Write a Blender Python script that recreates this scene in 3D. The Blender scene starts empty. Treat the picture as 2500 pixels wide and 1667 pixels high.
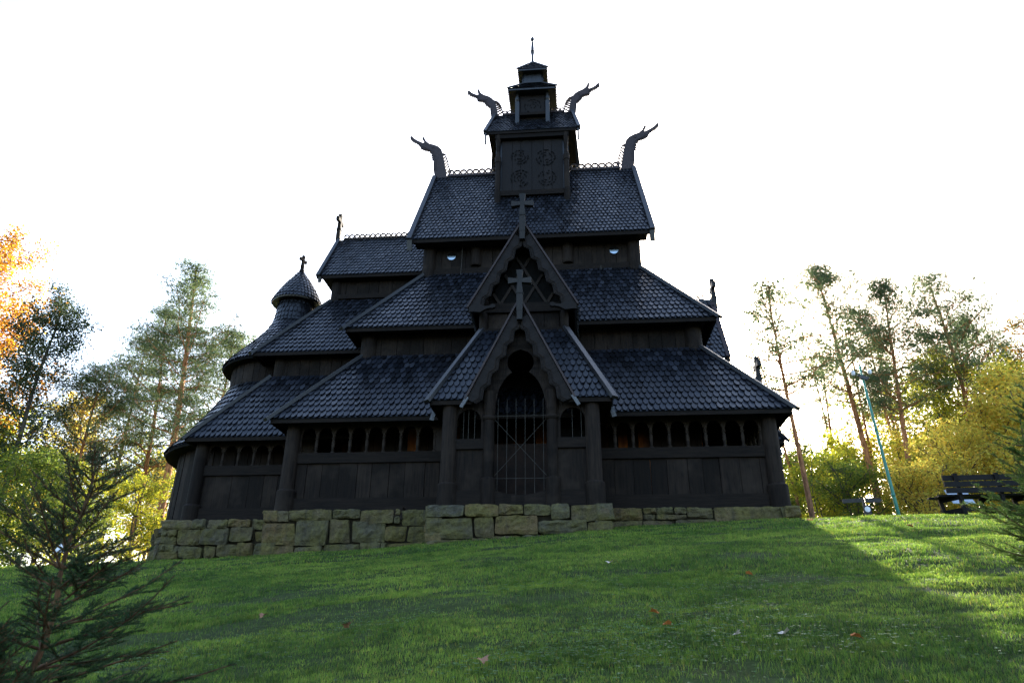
import bpy, math, random
import numpy as np
from mathutils import Vector, Matrix

R = math.radians
sc = bpy.context.scene
# ------------------------------------------------------------------ camera
cam_d = bpy.data.cameras.new('camera')
cam = bpy.data.objects.new('camera', cam_d)
sc.collection.objects.link(cam)
sc.camera = cam
cam_d.sensor_width = 36.0
cam_d.lens = 1741.9 / 2500 * 36.0
cam_d.clip_start = 0.05
cam_d.clip_end = 2000
def cam_matrix(pos, yaw, pitch, roll):
    fw = Vector((math.sin(yaw)*math.cos(pitch), math.cos(yaw)*math.cos(pitch), math.sin(pitch)))
    rt = Vector((math.cos(yaw), -math.sin(yaw), 0))
    up = rt.cross(fw)
    r2 = rt*math.cos(roll) + up*math.sin(roll)
    u2 = -rt*math.sin(roll) + up*math.cos(roll)
    m = Matrix((r2, u2, -fw)).transposed().to_4x4()
    m.translation = Vector(pos)
    return m
CAM = (1.245, -22.148, -3.033)
cam.matrix_world = cam_matrix(CAM, -0.09, 0.412, 0.007)
cam_d.dof.use_dof = True
cam_d.dof.focus_distance = 19.0
cam_d.dof.aperture_fstop = 5.0
# ------------------------------------------------------------------ light
SUN_AZ, SUN_EL = 12.5, 20.0
w = bpy.data.worlds.new('World'); sc.world = w; w.use_nodes = True
nt = w.node_tree; nt.nodes.clear()
sky = nt.nodes.new('ShaderNodeTexSky'); sky.sky_type = 'NISHITA'; sky.sun_disc = False
sky.sun_elevation = R(SUN_EL); sky.sun_rotation = R(SUN_AZ)
sky.air_density = 1.0; sky.dust_density = 2.6; sky.ozone_density = 1.3
bg = nt.nodes.new('ShaderNodeBackground'); bg.inputs[1].default_value = 0.15
wo = nt.nodes.new('ShaderNodeOutputWorld')
nt.links.new(sky.outputs[0], bg.inputs[0]); nt.links.new(bg.outputs[0], wo.inputs[0])
sd = bpy.data.lights.new('sun', 'SUN'); sd.energy = 5.0; sd.angle = R(0.5); sd.color = (1, .93, .8)
sun = bpy.data.objects.new('sun', sd); sc.collection.objects.link(sun)
a, e = R(SUN_AZ), R(SUN_EL)
SD = Vector((math.sin(a)*math.cos(e), math.cos(a)*math.cos(e), math.sin(e)))
sun.rotation_euler = SD.to_track_quat('Z', 'Y').to_euler()
sun.location = (10, 40, 20)
vs = sc.view_settings
vs.view_transform = 'Standard'; vs.look = 'None'; vs.gamma = 1; vs.use_curve_mapping = False
vs.exposure = 2.3
sc.cycles.max_bounces = 6; sc.cycles.diffuse_bounces = 3; sc.cycles.transmission_bounces = 4; sc.cycles.transparent_max_bounces = 4

# ------------------------------------------------------------------ helpers
def tag(o, label=None, cat=None, group=None, kind=None):
    if label: o['label'] = label
    if cat: o['category'] = cat
    if group: o['group'] = group
    if kind: o['kind'] = kind
    return o
def empty(name, loc=(0, 0, 0), rz=0, label=None, cat=None, group=None):
    o = bpy.data.objects.new(name, None); sc.collection.objects.link(o)
    o.location = loc; o.rotation_euler = (0, 0, rz); o.empty_display_size = .3
    return tag(o, label, cat, group)
def link(name, me, mat, parent=None, loc=None):
    o = bpy.data.objects.new(name, me); sc.collection.objects.link(o)
    if mat is not None:
        me.materials.clear(); me.materials.append(mat)
    if parent is not None: o.parent = parent
    if loc is not None: o.location = loc
    return o
def V3(p): return np.array(p, float)
def nz(v):
    v = np.array(v, float); return v/max(np.linalg.norm(v), 1e-12)

class MB:
    def __init__(s): s.v = []; s.f = []; s.sm = False
    def add(s, vs, fs):
        n = len(s.v); s.v += [tuple(float(c) for c in p) for p in vs]
        s.f += [tuple(i+n for i in f) for f in fs]
    def hexa(s, b, t):          # 4 bottom, 4 top corners
        s.add(list(b)+list(t), [(3,2,1,0),(4,5,6,7),(0,1,5,4),(1,2,6,5),(2,3,7,6),(3,0,4,7)])
    def box(s, x0, x1, y0, y1, z0, z1):
        s.hexa([(x0,y0,z0),(x1,y0,z0),(x1,y1,z0),(x0,y1,z0)], [(x0,y0,z1),(x1,y0,z1),(x1,y1,z1),(x0,y1,z1)])
    def beam(s, P, Q, w, h, up=(0, 0, 1), w2=None):
        P, Q = V3(P), V3(Q); d = nz(Q-P); up = np.array(up, float)
        sd = nz(np.cross(d, up)); u = np.cross(sd, d); w2 = w if w2 is None else w2
        c = lambda X, ww: [X-sd*ww/2-u*h/2, X+sd*ww/2-u*h/2, X+sd*ww/2+u*h/2, X-sd*ww/2+u*h/2]
        s.hexa(c(P, w), c(Q, w2))
    def tube(s, pts, rad, seg=8, cap=True):
        pts = [V3(p) for p in pts]; n = len(pts); base = len(s.v); rings = []
        ref = np.array([0.31, 0.57, 0.76])
        for i, p in enumerate(pts):
            d = nz(pts[min(i+1, n-1)]-pts[max(i-1, 0)])
            a_ = nz(np.cross(d, ref)); b_ = np.cross(d, a_)
            rings.append([p+(a_*math.cos(2*math.pi*k/seg)+b_*math.sin(2*math.pi*k/seg))*rad[i] for k in range(seg)])
        vs_, fs = [], []
        for r_ in rings: vs_ += r_
        for i in range(n-1):
            for k in range(seg):
                k2 = (k+1) % seg
                fs.append((i*seg+k, i*seg+k2, (i+1)*seg+k2, (i+1)*seg+k))
        if cap: fs.append(tuple(range(seg))[::-1]); fs.append(tuple((n-1)*seg+k for k in range(seg)))
        s.add(vs_, fs)
    def lathe(s, c, prof, seg=24, a0=0, a1=2*math.pi):   # prof [(r,z)] bottom to top; bands keep own vertices
        full = abs(a1-a0-2*math.pi) < 1e-6; m = seg if full else seg+1
        ang = [a0+(a1-a0)*k/seg for k in range(m)]
        for (r0, z0), (r1, z1) in zip(prof, prof[1:]):
            vs_ = [(c[0]+r0*math.cos(t), c[1]+r0*math.sin(t), c[2]+z0) for t in ang]+[(c[0]+r1*math.cos(t), c[1]+r1*math.sin(t), c[2]+z1) for t in ang]
            fs = [(k, (k+1) % m, m+(k+1) % m, m+k) for k in range(seg)]
            s.add(vs_, fs)
    def plate(s, outline, origin, U, Wv, N, th):     # outline in (u,w), extruded along N by th
        O, U, Wv, N = V3(origin), V3(U), V3(Wv), V3(N); n = len(outline)
        a_ = [O+U*p[0]+Wv*p[1] for p in outline]; b_ = [p+N*th for p in a_]
        s.add(a_+b_, [tuple(range(n))[::-1], tuple(range(n, 2*n))]+[(i, (i+1) % n, n+(i+1) % n, n+i) for i in range(n)])
    def build(s, name, mat, parent=None, smooth=False):
        me = bpy.data.meshes.new(name); me.from_pydata(s.v, [], s.f); me.update()
        if smooth: me.polygons.foreach_set('use_smooth', [True]*len(me.polygons))
        return link(name, me, mat, parent)

def np_mesh(name, co, faces_sizes, loops):
    me = bpy.data.meshes.new(name)
    me.vertices.add(len(co)); me.vertices.foreach_set('co', np.ascontiguousarray(co, dtype=np.float32).ravel())
    me.loops.add(len(loops)); me.loops.foreach_set('vertex_index', np.ascontiguousarray(loops, dtype=np.int32))
    fs = np.ascontiguousarray(faces_sizes, dtype=np.int32)
    st = np.concatenate([[0], np.cumsum(fs)[:-1]]).astype(np.int32)
    me.polygons.add(len(fs)); me.polygons.foreach_set('loop_start', st); me.polygons.foreach_set('loop_total', fs)
    me.update(calc_edges=True); return me
def tri_mesh(name, T):      # T (n,3,3)
    n = len(T); return np_mesh(name, T.reshape(-1, 3), np.full(n, 3), np.arange(n*3))
def quad_mesh(name, T):
    n = len(T); return np_mesh(name, T.reshape(-1, 3), np.full(n, 4), np.arange(n*4))

# ------------------------------------------------------------------ materials
class Mat:
    def __init__(s, name, rough=.7, spec=.5):
        s.m = bpy.data.materials.new(name); s.m.use_nodes = True; s.t = s.m.node_tree; s.n = s.t.nodes
        s.b = s.n['Principled BSDF']; s.b.inputs['Roughness'].default_value = rough
        s.b.inputs['Specular IOR Level'].default_value = spec; s.out = s.n['Material Output']
    def l(s, a_, b_): s.t.links.new(a_, b_)
    def coord(s, kind='Object', scale=(1, 1, 1)):
        tc = s.n.new('ShaderNodeTexCoord'); mp = s.n.new('ShaderNodeMapping'); mp.inputs['Scale'].default_value = scale
        s.l(tc.outputs[kind], mp.inputs[0]); return mp.outputs[0]
    def noise(s, vec, scale, detail=4, rough=.6):
        n = s.n.new('ShaderNodeTexNoise'); n.inputs['Scale'].default_value = scale; n.inputs['Detail'].default_value = detail
        n.inputs['Roughness'].default_value = rough; s.l(vec, n.inputs['Vector']); return n.outputs[0]
    def ramp(s, fac, stops):
        r_ = s.n.new('ShaderNodeValToRGB'); s.l(fac, r_.inputs[0]); el = r_.color_ramp.elements
        while len(el) > 1: el.remove(el[-1])
        el[0].position = stops[0][0]; el[0].color = (*stops[0][1], 1)
        for p, c in stops[1:]:
            x = el.new(p); x.color = (*c, 1)
        return r_.outputs[0]
    def mix(s, fac, a_, b_, mode='MIX'):
        m = s.n.new('ShaderNodeMix'); m.data_type = 'RGBA'; m.blend_type = mode
        for sock, v in ((m.inputs[0], fac), (m.inputs[6], a_), (m.inputs[7], b_)):
            if isinstance(v, (int, float)): sock.default_value = v
            elif isinstance(v, tuple): sock.default_value = (*v, 1)
            else: s.l(v, sock)
        return m.outputs[2]
    def rnd(s):
        g_ = s.n.new('ShaderNodeNewGeometry'); return g_.outputs['Random Per Island']
    def math(s, op, a_, b_=0.0):
        m = s.n.new('ShaderNodeMath'); m.operation = op
        for i, v in enumerate((a_, b_)):
            if isinstance(v, (int, float)): m.inputs[i].default_value = v
            else: s.l(v, m.inputs[i])
        return m.outputs[0]
    def bump(s, h, strength=.4, dist=.01):
        b = s.n.new('ShaderNodeBump'); b.inputs['Strength'].default_value = strength; b.inputs['Distance'].default_value = dist
        s.l(h, b.inputs['Height']); s.l(b.outputs[0], s.b.inputs['Normal'])
    def col(s, c): s.l(c, s.b.inputs['Base Color'])
    def roughv(s, c): s.l(c, s.b.inputs['Roughness'])

def wood_mat(name, dark, light, grain=(9, 9, .7), rough=.55, spec=.5, bump=.5, worn=None):
    m = Mat(name, rough, spec); v = m.coord('Object', grain)
    n1 = m.noise(v, 2.6, 6, .65); n2 = m.noise(m.coord(), 1.3, 3)
    c = m.ramp(n1, [(.3, dark), (.7, light)])
    c2 = m.mix(m.math('MULTIPLY', m.rnd(), .75), c, tuple(x*.6 for x in dark))
    if worn: c2 = m.mix(m.ramp(n2, [(.5, (0, 0, 0)), (.72, (1, 1, 1))]), c2, worn)
    m.col(c2); m.bump(n1, bump, .012)
    m.roughv(m.math('ADD', m.math('MULTIPLY', n1, .3), rough-.15)); return m.m
M = {}
M['tar'] = wood_mat('tarred_wood', (.005, .0037, .0033), (.030, .0215, .017), rough=.75, spec=.10, bump=1.0, worn=(.026, .019, .015))
M['tar_h'] = wood_mat('tarred_wood_horizontal', (.005, .0037, .0033), (.027, .0195, .0155), grain=(.8, .8, 10), rough=.75, spec=.10, bump=1.0)
M['tar_red'] = wood_mat('weathered_red_wood', (.026, .016, .016), (.065, .042, .042), grain=(3, 3, 3), rough=.6, spec=.3)
M['board'] = wood_mat('roof_edge_board', (.010, .010, .012), (.024, .024, .028), grain=(2, 2, 2), rough=.42, spec=.45)
def warm_lit_mat():  # orange and near-black planks stand in for warm light inside the gallery
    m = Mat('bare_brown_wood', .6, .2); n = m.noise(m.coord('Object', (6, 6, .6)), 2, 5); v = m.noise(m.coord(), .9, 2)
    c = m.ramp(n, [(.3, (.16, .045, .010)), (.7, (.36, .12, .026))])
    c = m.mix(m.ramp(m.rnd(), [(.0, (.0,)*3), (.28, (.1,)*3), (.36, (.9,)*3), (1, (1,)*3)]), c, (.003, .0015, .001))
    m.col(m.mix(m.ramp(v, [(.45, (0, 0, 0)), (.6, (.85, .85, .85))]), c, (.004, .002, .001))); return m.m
M['warm'] = warm_lit_mat()
M['arcade'] = wood_mat('arcade_wood', (.014, .010, .008), (.04, .028, .021), rough=.7, spec=.15)
M['cross'] = wood_mat('weathered_cross_wood', (.012, .011, .011), (.03, .026, .024), rough=.6, spec=.25)
M['panel'] = wood_mat('carved_panel_wood', (.008, .006, .0058), (.019, .0145, .0135), rough=.65, spec=.16)
def shingle_mat():
    m = Mat('tarred_shingle', .42, .42); r_ = m.rnd(); v = m.coord()
    n = m.noise(v, .55, 4); nf = m.noise(v, 30, 3)
    c = m.ramp(r_, [(0, (.004, .0048, .007)), (.5, (.007, .0085, .013)), (.9, (.011, .013, .02)), (1, (.02, .022, .03))])  # slight blue in the tar colour stands in for reflected sky
    c = m.mix(m.ramp(n, [(.42, (0, 0, 0)), (.66, (.2, .2, .2))]), c, (.012, .0095, .008))
    m.col(c); m.roughv(m.math('ADD', m.math('MULTIPLY', r_, .2), .25))
    m.bump(nf, .35, .006); return m.m
M['shingle'] = shingle_mat()
def stone_mat():
    m = Mat('mossy_stone', .85, .3); v = m.coord(); r_ = m.rnd()
    c = m.ramp(r_, [(0, (.055, .048, .036)), (.3, (.11, .085, .045)), (.5, (.075, .068, .048)), (.72, (.135, .085, .038)), (.86, (.095, .084, .05)), (1, (.062, .06, .056))])
    n = m.noise(v, 2.4, 5); n2 = m.noise(v, 9, 6, .7); n3 = m.noise(m.coord('Object', (4, 4, .7)), 1.6, 4)
    c = m.mix(m.ramp(n, [(.38, (.1, .1, .1)), (.6, (.75, .75, .75))]), c, (.11, .10, .026))
    c = m.mix(m.ramp(n3, [(.5, (0, 0, 0)), (.7, (.6, .6, .6))]), c, (.04, .034, .026))
    c = m.mix(1.0, c, m.ramp(n2, [(.25, (.45, .45, .45)), (.65, (1.15, 1.15, 1.15))]), 'MULTIPLY')
    m.col(c); m.bump(m.math('ADD', n2, m.math('MULTIPLY', n, 1.5)), 1.0, .08); return m.m
M['stone'] = stone_mat()
def simple(name, c, rough=.6, spec=.5, metal=0, nscale=8, var=.35):
    m = Mat(name, rough, spec); n = m.noise(m.coord(), nscale, 4)
    m.col(m.ramp(n, [(.3, tuple(x*(1-var) for x in c)), (.7, tuple(min(x*(1+var), 1) for x in c))]))
    m.b.inputs['Metallic'].default_value = metal; return m.m
M['mortar'] = simple('dark_earth_joint', (.018, .015, .009), .95, .1)
M['door'] = simple('dark_brown_door', (.010, .004, .002), .7, .2, 0, 3, .6)
M['void'] = simple('dark_opening', (.004, .004, .004), .9, .1)  # near-black colour standing in for shade in openings and under eaves
M['steel'] = simple('galvanised_steel', (.04, .037, .032), .6, .2, .1)
M['lead'] = simple('pale_lead_flashing', (.06, .062, .07), .5, .5, 0, 40, .8)
M['pane'] = simple('round_window_glass', (.35, .42, .48), .12, 1.0, .6, 3, .1)  # pale blue painted for the sky showing in the round holes
M['greenmetal'] = simple('green_painted_metal', (.03, .20, .14), .45, .5, 0, 2, .12)
M['whitemetal'] = simple('white_plastic', (.7, .7, .72), .5)
M['benchwood'] = simple('dark_stained_bench', (.004, .0035, .004), .6, .18, 0, 14, .4)
M['darkmetal'] = simple('dark_metal', (.03, .03, .03), .5)
M['grayboard'] = simple('grey_sign_board', (.035, .032, .03), .6, .3)
M['sheet'] = simple('pale_blue_board', (.3, .34, .42), .5, .3, 0, 4, .05)
def foliage(name, cols, trans=.55, rough=.6, nscale=.6, dark=.7):
    m = Mat(name, rough, .25); r_ = m.rnd(); k = len(cols)
    c = m.ramp(r_, [(i/max(k-1, 1), cc) for i, cc in enumerate(cols)])
    n = m.noise(m.coord(), nscale, 2)
    c = m.mix(1.0, c, m.ramp(n, [(.35, (dark,)*3), (.65, (1.15,)*3)]), 'MULTIPLY')
    m.col(c); tr = m.n.new('ShaderNodeBsdfTranslucent'); m.l(m.mix(1.0, c, (1.35, 1.35, 1.2), 'MULTIPLY'), tr.inputs[0])
    mx = m.n.new('ShaderNodeMixShader'); mx.inputs[0].default_value = trans
    m.l(m.b.outputs[0], mx.inputs[1]); m.l(tr.outputs[0], mx.inputs[2]); m.l(mx.outputs[0], m.out.inputs[0]); return m.m
M['pine'] = foliage('pine_needles', [(.06, .10, .055), (.09, .13, .06), (.15, .17, .065)], .5)
M['spruce'] = foliage('spruce_needles', [(.018, .04, .014), (.03, .06, .02), (.045, .08, .03)], .25)
M['spruce_l'] = foliage('bright_spruce_needles', [(.06, .12, .025), (.10, .17, .035), (.16, .22, .06)], .5)  # lighter copy of the spruce needles, sunlight put into the colour
M['yellow'] = foliage('yellow_leaves', [(.64, .47, .06), (.74, .60, .13), (.44, .44, .07), (.64, .38, .06), (.34, .35, .06)], .7)
M['orange'] = foliage('orange_leaves', [(.42, .18, .02), (.48, .25, .03), (.36, .12, .015), (.42, .28, .03)], .6)
M['yg'] = foliage('yellow_green_leaves', [(.28, .31, .03), (.46, .42, .04), (.18, .25, .03), (.52, .40, .03)], .65)
M['green'] = foliage('green_leaves', [(.07, .12, .02), (.12, .17, .03), (.24, .26, .03), (.08, .13, .03)], .6)
M['olive'] = foliage('olive_green_leaves', [(.03, .05, .02), (.05, .07, .03), (.07, .085, .03)], .35)
def grass_mat():
    m = Mat('grass_blades', .6, .2); r_ = m.rnd()
    c = m.ramp(r_, [(0, (.050, .10, .028)), (.5, (.082, .152, .040)), (.84, (.125, .20, .058)), (.94, (.16, .19, .07)), (.98, (.18, .17, .075)), (1, (.16, .13, .06))])
    v = m.coord(); n = m.noise(v, .55, 4); n2 = m.noise(m.coord('Object', (1, 2.4, 1)), 1.7, 3)
    c = m.mix(1.0, c, m.ramp(n, [(.36, (.6, .68, .6)), (.62, (1.35, 1.22, 1.0))]), 'MULTIPLY')
    n3 = m.noise(m.coord('Object', (1, 1.7, 1)), 5.5, 5, .7); c = m.mix(1.0, c, m.ramp(n3, [(.36, (.38, .42, .40)), (.5, (1, 1, 1)), (.66, (1.55, 1.45, 1.25))]), 'MULTIPLY')  # fine mottling of the turf, also painting shade into its hollows
    c = m.mix(m.ramp(n2, [(.6, (0, 0, 0)), (.75, (.4, .4, .4))]), c, (.07, .065, .02))
    m.col(c); tr = m.n.new('ShaderNodeBsdfTranslucent'); m.l(m.mix(1.0, c, (2.2, 2.1, 1.1), 'MULTIPLY'), tr.inputs[0])
    mx = m.n.new('ShaderNodeMixShader'); mx.inputs[0].default_value = .5
    m.l(m.b.outputs[0], mx.inputs[1]); m.l(tr.outputs[0], mx.inputs[2]); m.l(mx.outputs[0], m.out.inputs[0]); return m.m
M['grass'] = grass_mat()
M['clover'] = foliage('clover_leaves', [(.05, .12, .03), (.08, .16, .05), (.12, .2, .08)], .3, .5)
def ground_mat():
    m = Mat('turf_soil', .95, .1); v = m.coord(); n = m.noise(v, .7, 5); n2 = m.noise(v, 14, 5)
    c = m.ramp(n, [(.35, (.026, .040, .010)), (.6, (.034, .052, .013)), (.75, (.050, .044, .018))])
    c = m.mix(1.0, c, m.ramp(n2, [(.3, (.5, .5, .5)), (.7, (1.2, 1.2, 1.2))]), 'MULTIPLY')
    m.col(c); m.bump(n2, .6, .03); return m.m
M['ground'] = ground_mat()
def bark_mat(name, low, high, z0, z1):
    m = Mat(name, .85, .2); tc = m.n.new('ShaderNodeTexCoord'); sp = m.n.new('ShaderNodeSeparateXYZ'); m.l(tc.outputs['Object'], sp.inputs[0])
    n = m.noise(m.coord('Object', (5, 5, 1.4)), 2.2, 6, .7)
    mr = m.n.new('ShaderNodeMapRange'); mr.inputs[1].default_value = z0; mr.inputs[2].default_value = z1
    m.l(m.math('ADD', sp.outputs[2], m.math('MULTIPLY', n, 2.0)), mr.inputs[0])
    c = m.mix(mr.outputs[0], low, high)
    c = m.mix(1.0, c, m.ramp(n, [(.35, (.4, .4, .4)), (.6, (1.2, 1.2, 1.2))]), 'MULTIPLY')
    m.col(c); m.bump(n, .8, .05); return m.m
M['pinebark'] = bark_mat('pine_bark', (.15, .09, .06), (.46, .19, .075), 1.5, 6.5)
M['bark'] = bark_mat('grey_bark', (.06, .05, .042), (.09, .072, .06), 0, 5)
M['twig'] = bark_mat('brown_twig', (.10, .055, .03), (.13, .07, .035), 0, 2)

# ------------------------------------------------------------------ terrain
def _slope(y):
    t = np.clip((y+6.5)/4, 0, 1); t = t*t*(3-2*t)
    return (.19+.09*np.clip((-6-y)/14, 0, 1))*(1-t)+.01*t
_ys = np.linspace(-60, 120, 3601)
_s = _slope(_ys); _b = np.concatenate([[0], np.cumsum((_s[1:]+_s[:-1])/2*np.diff(_ys))])
_b = _b-np.interp(-4.9, _ys, _b)-.5
def hash2(ix, iy, s):
    h = np.sin(ix*127.1+iy*311.7+s*74.7)*43758.5453; return h-np.floor(h)
def vnoise(x, y, s=0):
    ix, iy = np.floor(x), np.floor(y); fx, fy = x-ix, y-iy; fx = fx*fx*(3-2*fx); fy = fy*fy*(3-2*fy)
    a_ = hash2(ix, iy, s); b_ = hash2(ix+1, iy, s); c_ = hash2(ix, iy+1, s); d_ = hash2(ix+1, iy+1, s)
    return (a_*(1-fx)+b_*fx)*(1-fy)+(c_*(1-fx)+d_*fx)*fy
def gz(x, y):
    x = np.asarray(x, float); y = np.asarray(y, float)
    z = np.interp(y, _ys, _b)+.48*np.tanh(x/8)-.02*np.minimum(np.maximum(-x, 0), 14)
    return z+.07*(vnoise(x*.8, y*1.3, 3)-.5)+.04*(vnoise(x*2.2, y*3.4, 5)-.5)+.015*(vnoise(x*7, y*9, 6)-.5)
def G(x, y): return float(gz(x, y))
gx = np.unique(np.concatenate([np.linspace(-90, -20, 24), np.linspace(-20, 24, 561), np.linspace(24, 90, 24)]))
gy = np.unique(np.concatenate([np.linspace(-50, -24, 12), np.linspace(-24, 0, 481), np.linspace(0, 110, 50)]))
X, Y_ = np.meshgrid(gx, gy); Z = gz(X, Y_); nx, ny = len(gx), len(gy)
co = np.stack([X.ravel(), Y_.ravel(), Z.ravel()], 1)
I = (np.arange(ny-1)[:, None]*nx+np.arange(nx-1)[None]).ravel()
me = np_mesh('ground', co, np.full(len(I), 4), np.stack([I, I+1, I+nx+1, I+nx], 1).ravel())
me.polygons.foreach_set('use_smooth', [True]*len(me.polygons))
tag(link('ground', me, M['ground']), 'sloping lawn ground rising to the wooden church', None, None, 'structure')

# ------------------------------------------------------------------ roofing
rs = random.Random(7)
PROF = [(-.5, .72), (-.44, .40), (-.24, .07), (0, 0), (.24, .07), (.44, .40), (.5, .72)]
def shingle_poly(mb, pt, w_, e_, u, v, umin, umax, top, rnd):
    """pt(u,v,h)->pos ; one shingle with lower tip at (u,v)"""
    ln = e_*1.55; jw = w_*(.86+.05*rnd.random()); dv = (rnd.random()-.5)*e_*.10; t0 = e_*(.14+.07*rnd.random()); h1 = .006
    tl = (rnd.random()-.5)*.012
    prof = [(u+p[0]*jw, v+dv+p[1]*e_) for p in PROF]+[(u+.5*jw, v+ln), (u-.5*jw, v+ln)]
    P = []; 
    for (a_, b_) in prof:
        a_ = min(max(a_, umin), umax); b_ = min(b_, top)
        h = h1+(t0+e_*.05)*(1-(b_-v)/ln)+tl*(a_-u)/w_*2
        P.append((a_, b_, h))
    if P[6][0]-P[0][0] < .015: return
    vs_ = [pt(*q) for q in P]+[pt(q[0], q[1]+.004, q[2]-e_*.11) for q in P[:7]]
    fs = [tuple(range(9))]+[(i+1, i, 9+i, 10+i) for i in range(6)]
    mb.add(vs_, fs)
def shingle_quad(mb, P0, P1, Q0, Q1, w_=.155, e_=.25, deck=.07, lift=0.0, start=-.03):
    P0, P1, Q0, Q1 = map(V3, (P0, P1, Q0, Q1))
    U = nz(P1-P0); W0 = Q0-P0; Vv = nz(((Q0+Q1)/2-(P0+P1)/2)-U*np.dot((Q0+Q1)/2-(P0+P1)/2, U))
    N = np.cross(U, Vv)
    if N[2] < 0: N = -N
    N = nz(N)
    L = np.linalg.norm(P1-P0); H = np.dot(Q0-P0, Vv); q0 = np.dot(Q0-P0, U); q1 = np.dot(Q1-P0, U)
    # deck slab
    b = [P0, P1, Q1, Q0]; mb.hexa([p-N*deck for p in b], [p+N*lift for p in b])
    pt = lambda u, v, h: P0+U*u+Vv*v+N*(h+lift)
    rows = int(H/e_)+1
    for j in range(rows):
        v = start+j*e_
        vm = min(max(v+e_*.5, 0), H); k = vm/H; umin = q0*k; umax = L+(q1-L)*k
        off = (.5 if j % 2 else 0)*w_+(rs.random()-.5)*.01
        n = int((umax-umin)/w_)+3; i0 = math.floor((umin-off)/w_)
        for i in range(n+1):
            u = (i0+i)*w_+off
            if u < umin-w_*.45 or u > umax+w_*.45: continue
            shingle_poly(mb, pt, w_, e_, u, v, umin, umax, H+.02, rs)
def interp_prof(prof, s):
    acc = 0
    for (r0, z0), (r1, z1) in zip(prof, prof[1:]):
        l = math.hypot(r1-r0, z1-z0)
        if s <= acc+l or (r1, z1) == prof[-1]:
            t = (s-acc)/l; nx_, nz_ = (z1-z0)/l, -(r1-r0)/l
            return r0+(r1-r0)*t, z0+(z1-z0)*t, nx_, nz_
        acc += l
def shingle_round(mb, c, prof, w_=.14, e_=.2, a0=0, a1=2*math.pi, lift=0.0):
    L = sum(math.hypot(b[0]-a_[0], b[1]-a_[1]) for a_, b in zip(prof, prof[1:]))
    mb.lathe(c, [(max(r_-.01, .001), z) for r_, z in prof], 40, a0, a1)
    for j in range(int(L/e_)+1):
        s0 = j*e_-.02
        r_, z, _, _ = interp_prof(prof, max(s0+.3*e_, 0))
        if r_ < .05: break
        n = max(6, int(round(r_*(a1-a0)/w_))); da = (a1-a0)/n
        def pt(u, v, h, r_=r_, n=n):
            rr, zz, nx_, nz_ = interp_prof(prof, min(v, L-.001)); t = u/w_*da
            rr += nx_*h; zz += nz_*h
            return (c[0]+rr*math.cos(a0+t), c[1]+rr*math.sin(a0+t), c[2]+zz)
        for i in range(n):
            u = (i+(.5 if j % 2 else 0))*w_
            shingle_poly(mb, pt, w_, e_, u, s0, -1e9, 1e9, L, rs)

def plank_wall(mb, P0, P1, z0, z1, N, pitch=.42, th=.05, jit=.02):
    P0, P1 = V3((*P0, 0)), V3((*P1, 0)); U = nz(P1-P0); L = np.linalg.norm(P1-P0); N = V3((*N, 0)); u = 0
    while u < L-.02:
        w_ = min(pitch*(.8+.4*rs.random()), L-u); d = (rs.random())*jit
        if L-u-w_ < .12: w_ = L-u
        a_ = P0+U*(u+.006); b_ = P0+U*(u+w_-.006)
        q = [a_-N*th, b_-N*th, b_+N*d, a_+N*d]
        mb.hexa([p+V3((0, 0, z0)) for p in q], [p+V3((0, 0, z1)) for p in q]); u += w_
def arch_board(mb, c, U, N, a_, b_, half, zs, ztop, th=.05, halfz=None, nstep=8, zlow=None):
    """board between u=a_..b_ with an arched opening centred between; from spring zs to ztop"""
    c, U, N = V3(c), V3(U), V3(N); mid = (a_+b_)/2; zlow = zs if zlow is None else zlow
    hz = halfz or half
    zz = [zlow]+([zs] if zlow < zs else [])+[zs+hz*math.sin(math.pi/2*(i+1)/nstep) for i in range(nstep)]
    hw = lambda z: half*math.sqrt(max(0, 1-((z-zs)/hz)**2)) if z > zs else half
    def seg(u0a, u1a, za, u0b, u1b, zb):
        q = [(u0a, za), (u1a, za), (u1b, zb), (u0b, zb)]
        A = [c+U*u+V3((0, 0, z)) for u, z in q]; mb.hexa([p-N*th for p in A], A)
    for z0, z1 in zip(zz, zz[1:]):
        seg(a_, mid-hw(z0), z0, a_, mid-hw(z1), z1); seg(mid+hw(z0), b_, z0, mid+hw(z1), b_, z1)
    seg(a_, b_, zz[-1], a_, b_, ztop)

def crest(mb, P, Q, r_=.125, th=.07, pitch=.235, rail=.05):
    P, Q = V3(P), V3(Q); L = np.linalg.norm(Q-P); U = nz(Q-P); Zv = V3((0, 0, 1)); S = nz(np.cross(U, Zv)); n = max(2, int(L/pitch)); seg = 12
    pw = L/n
    for i in range(n):
        c = P+U*(i+.5)*pw+Zv*(r_+rail*.6); ro, ri = r_, r_*.60; vs_ = []
        for k in range(seg):
            t = 2*math.pi*k/seg; d = U*math.cos(t)*pw/2*1.06/r_+Zv*math.sin(t)
            for rr in (ro, ri):
                for s_ in (-.5, .5): vs_.append(c+d*rr+S*th*s_)
        fs = []
        for k in range(seg):
            a_, b_ = k*4, ((k+1) % seg)*4
            fs += [(a_, b_, b_+2, a_+2), (a_+1, a_+3, b_+3, b_+1), (a_, a_+1, b_+1, b_), (a_+2, b_+2, b_+3, a_+3)]
        mb.add(vs_, fs)
    mb.beam(P+Zv*.0, Q+Zv*.0, th*1.6, rail*1.6)

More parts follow.
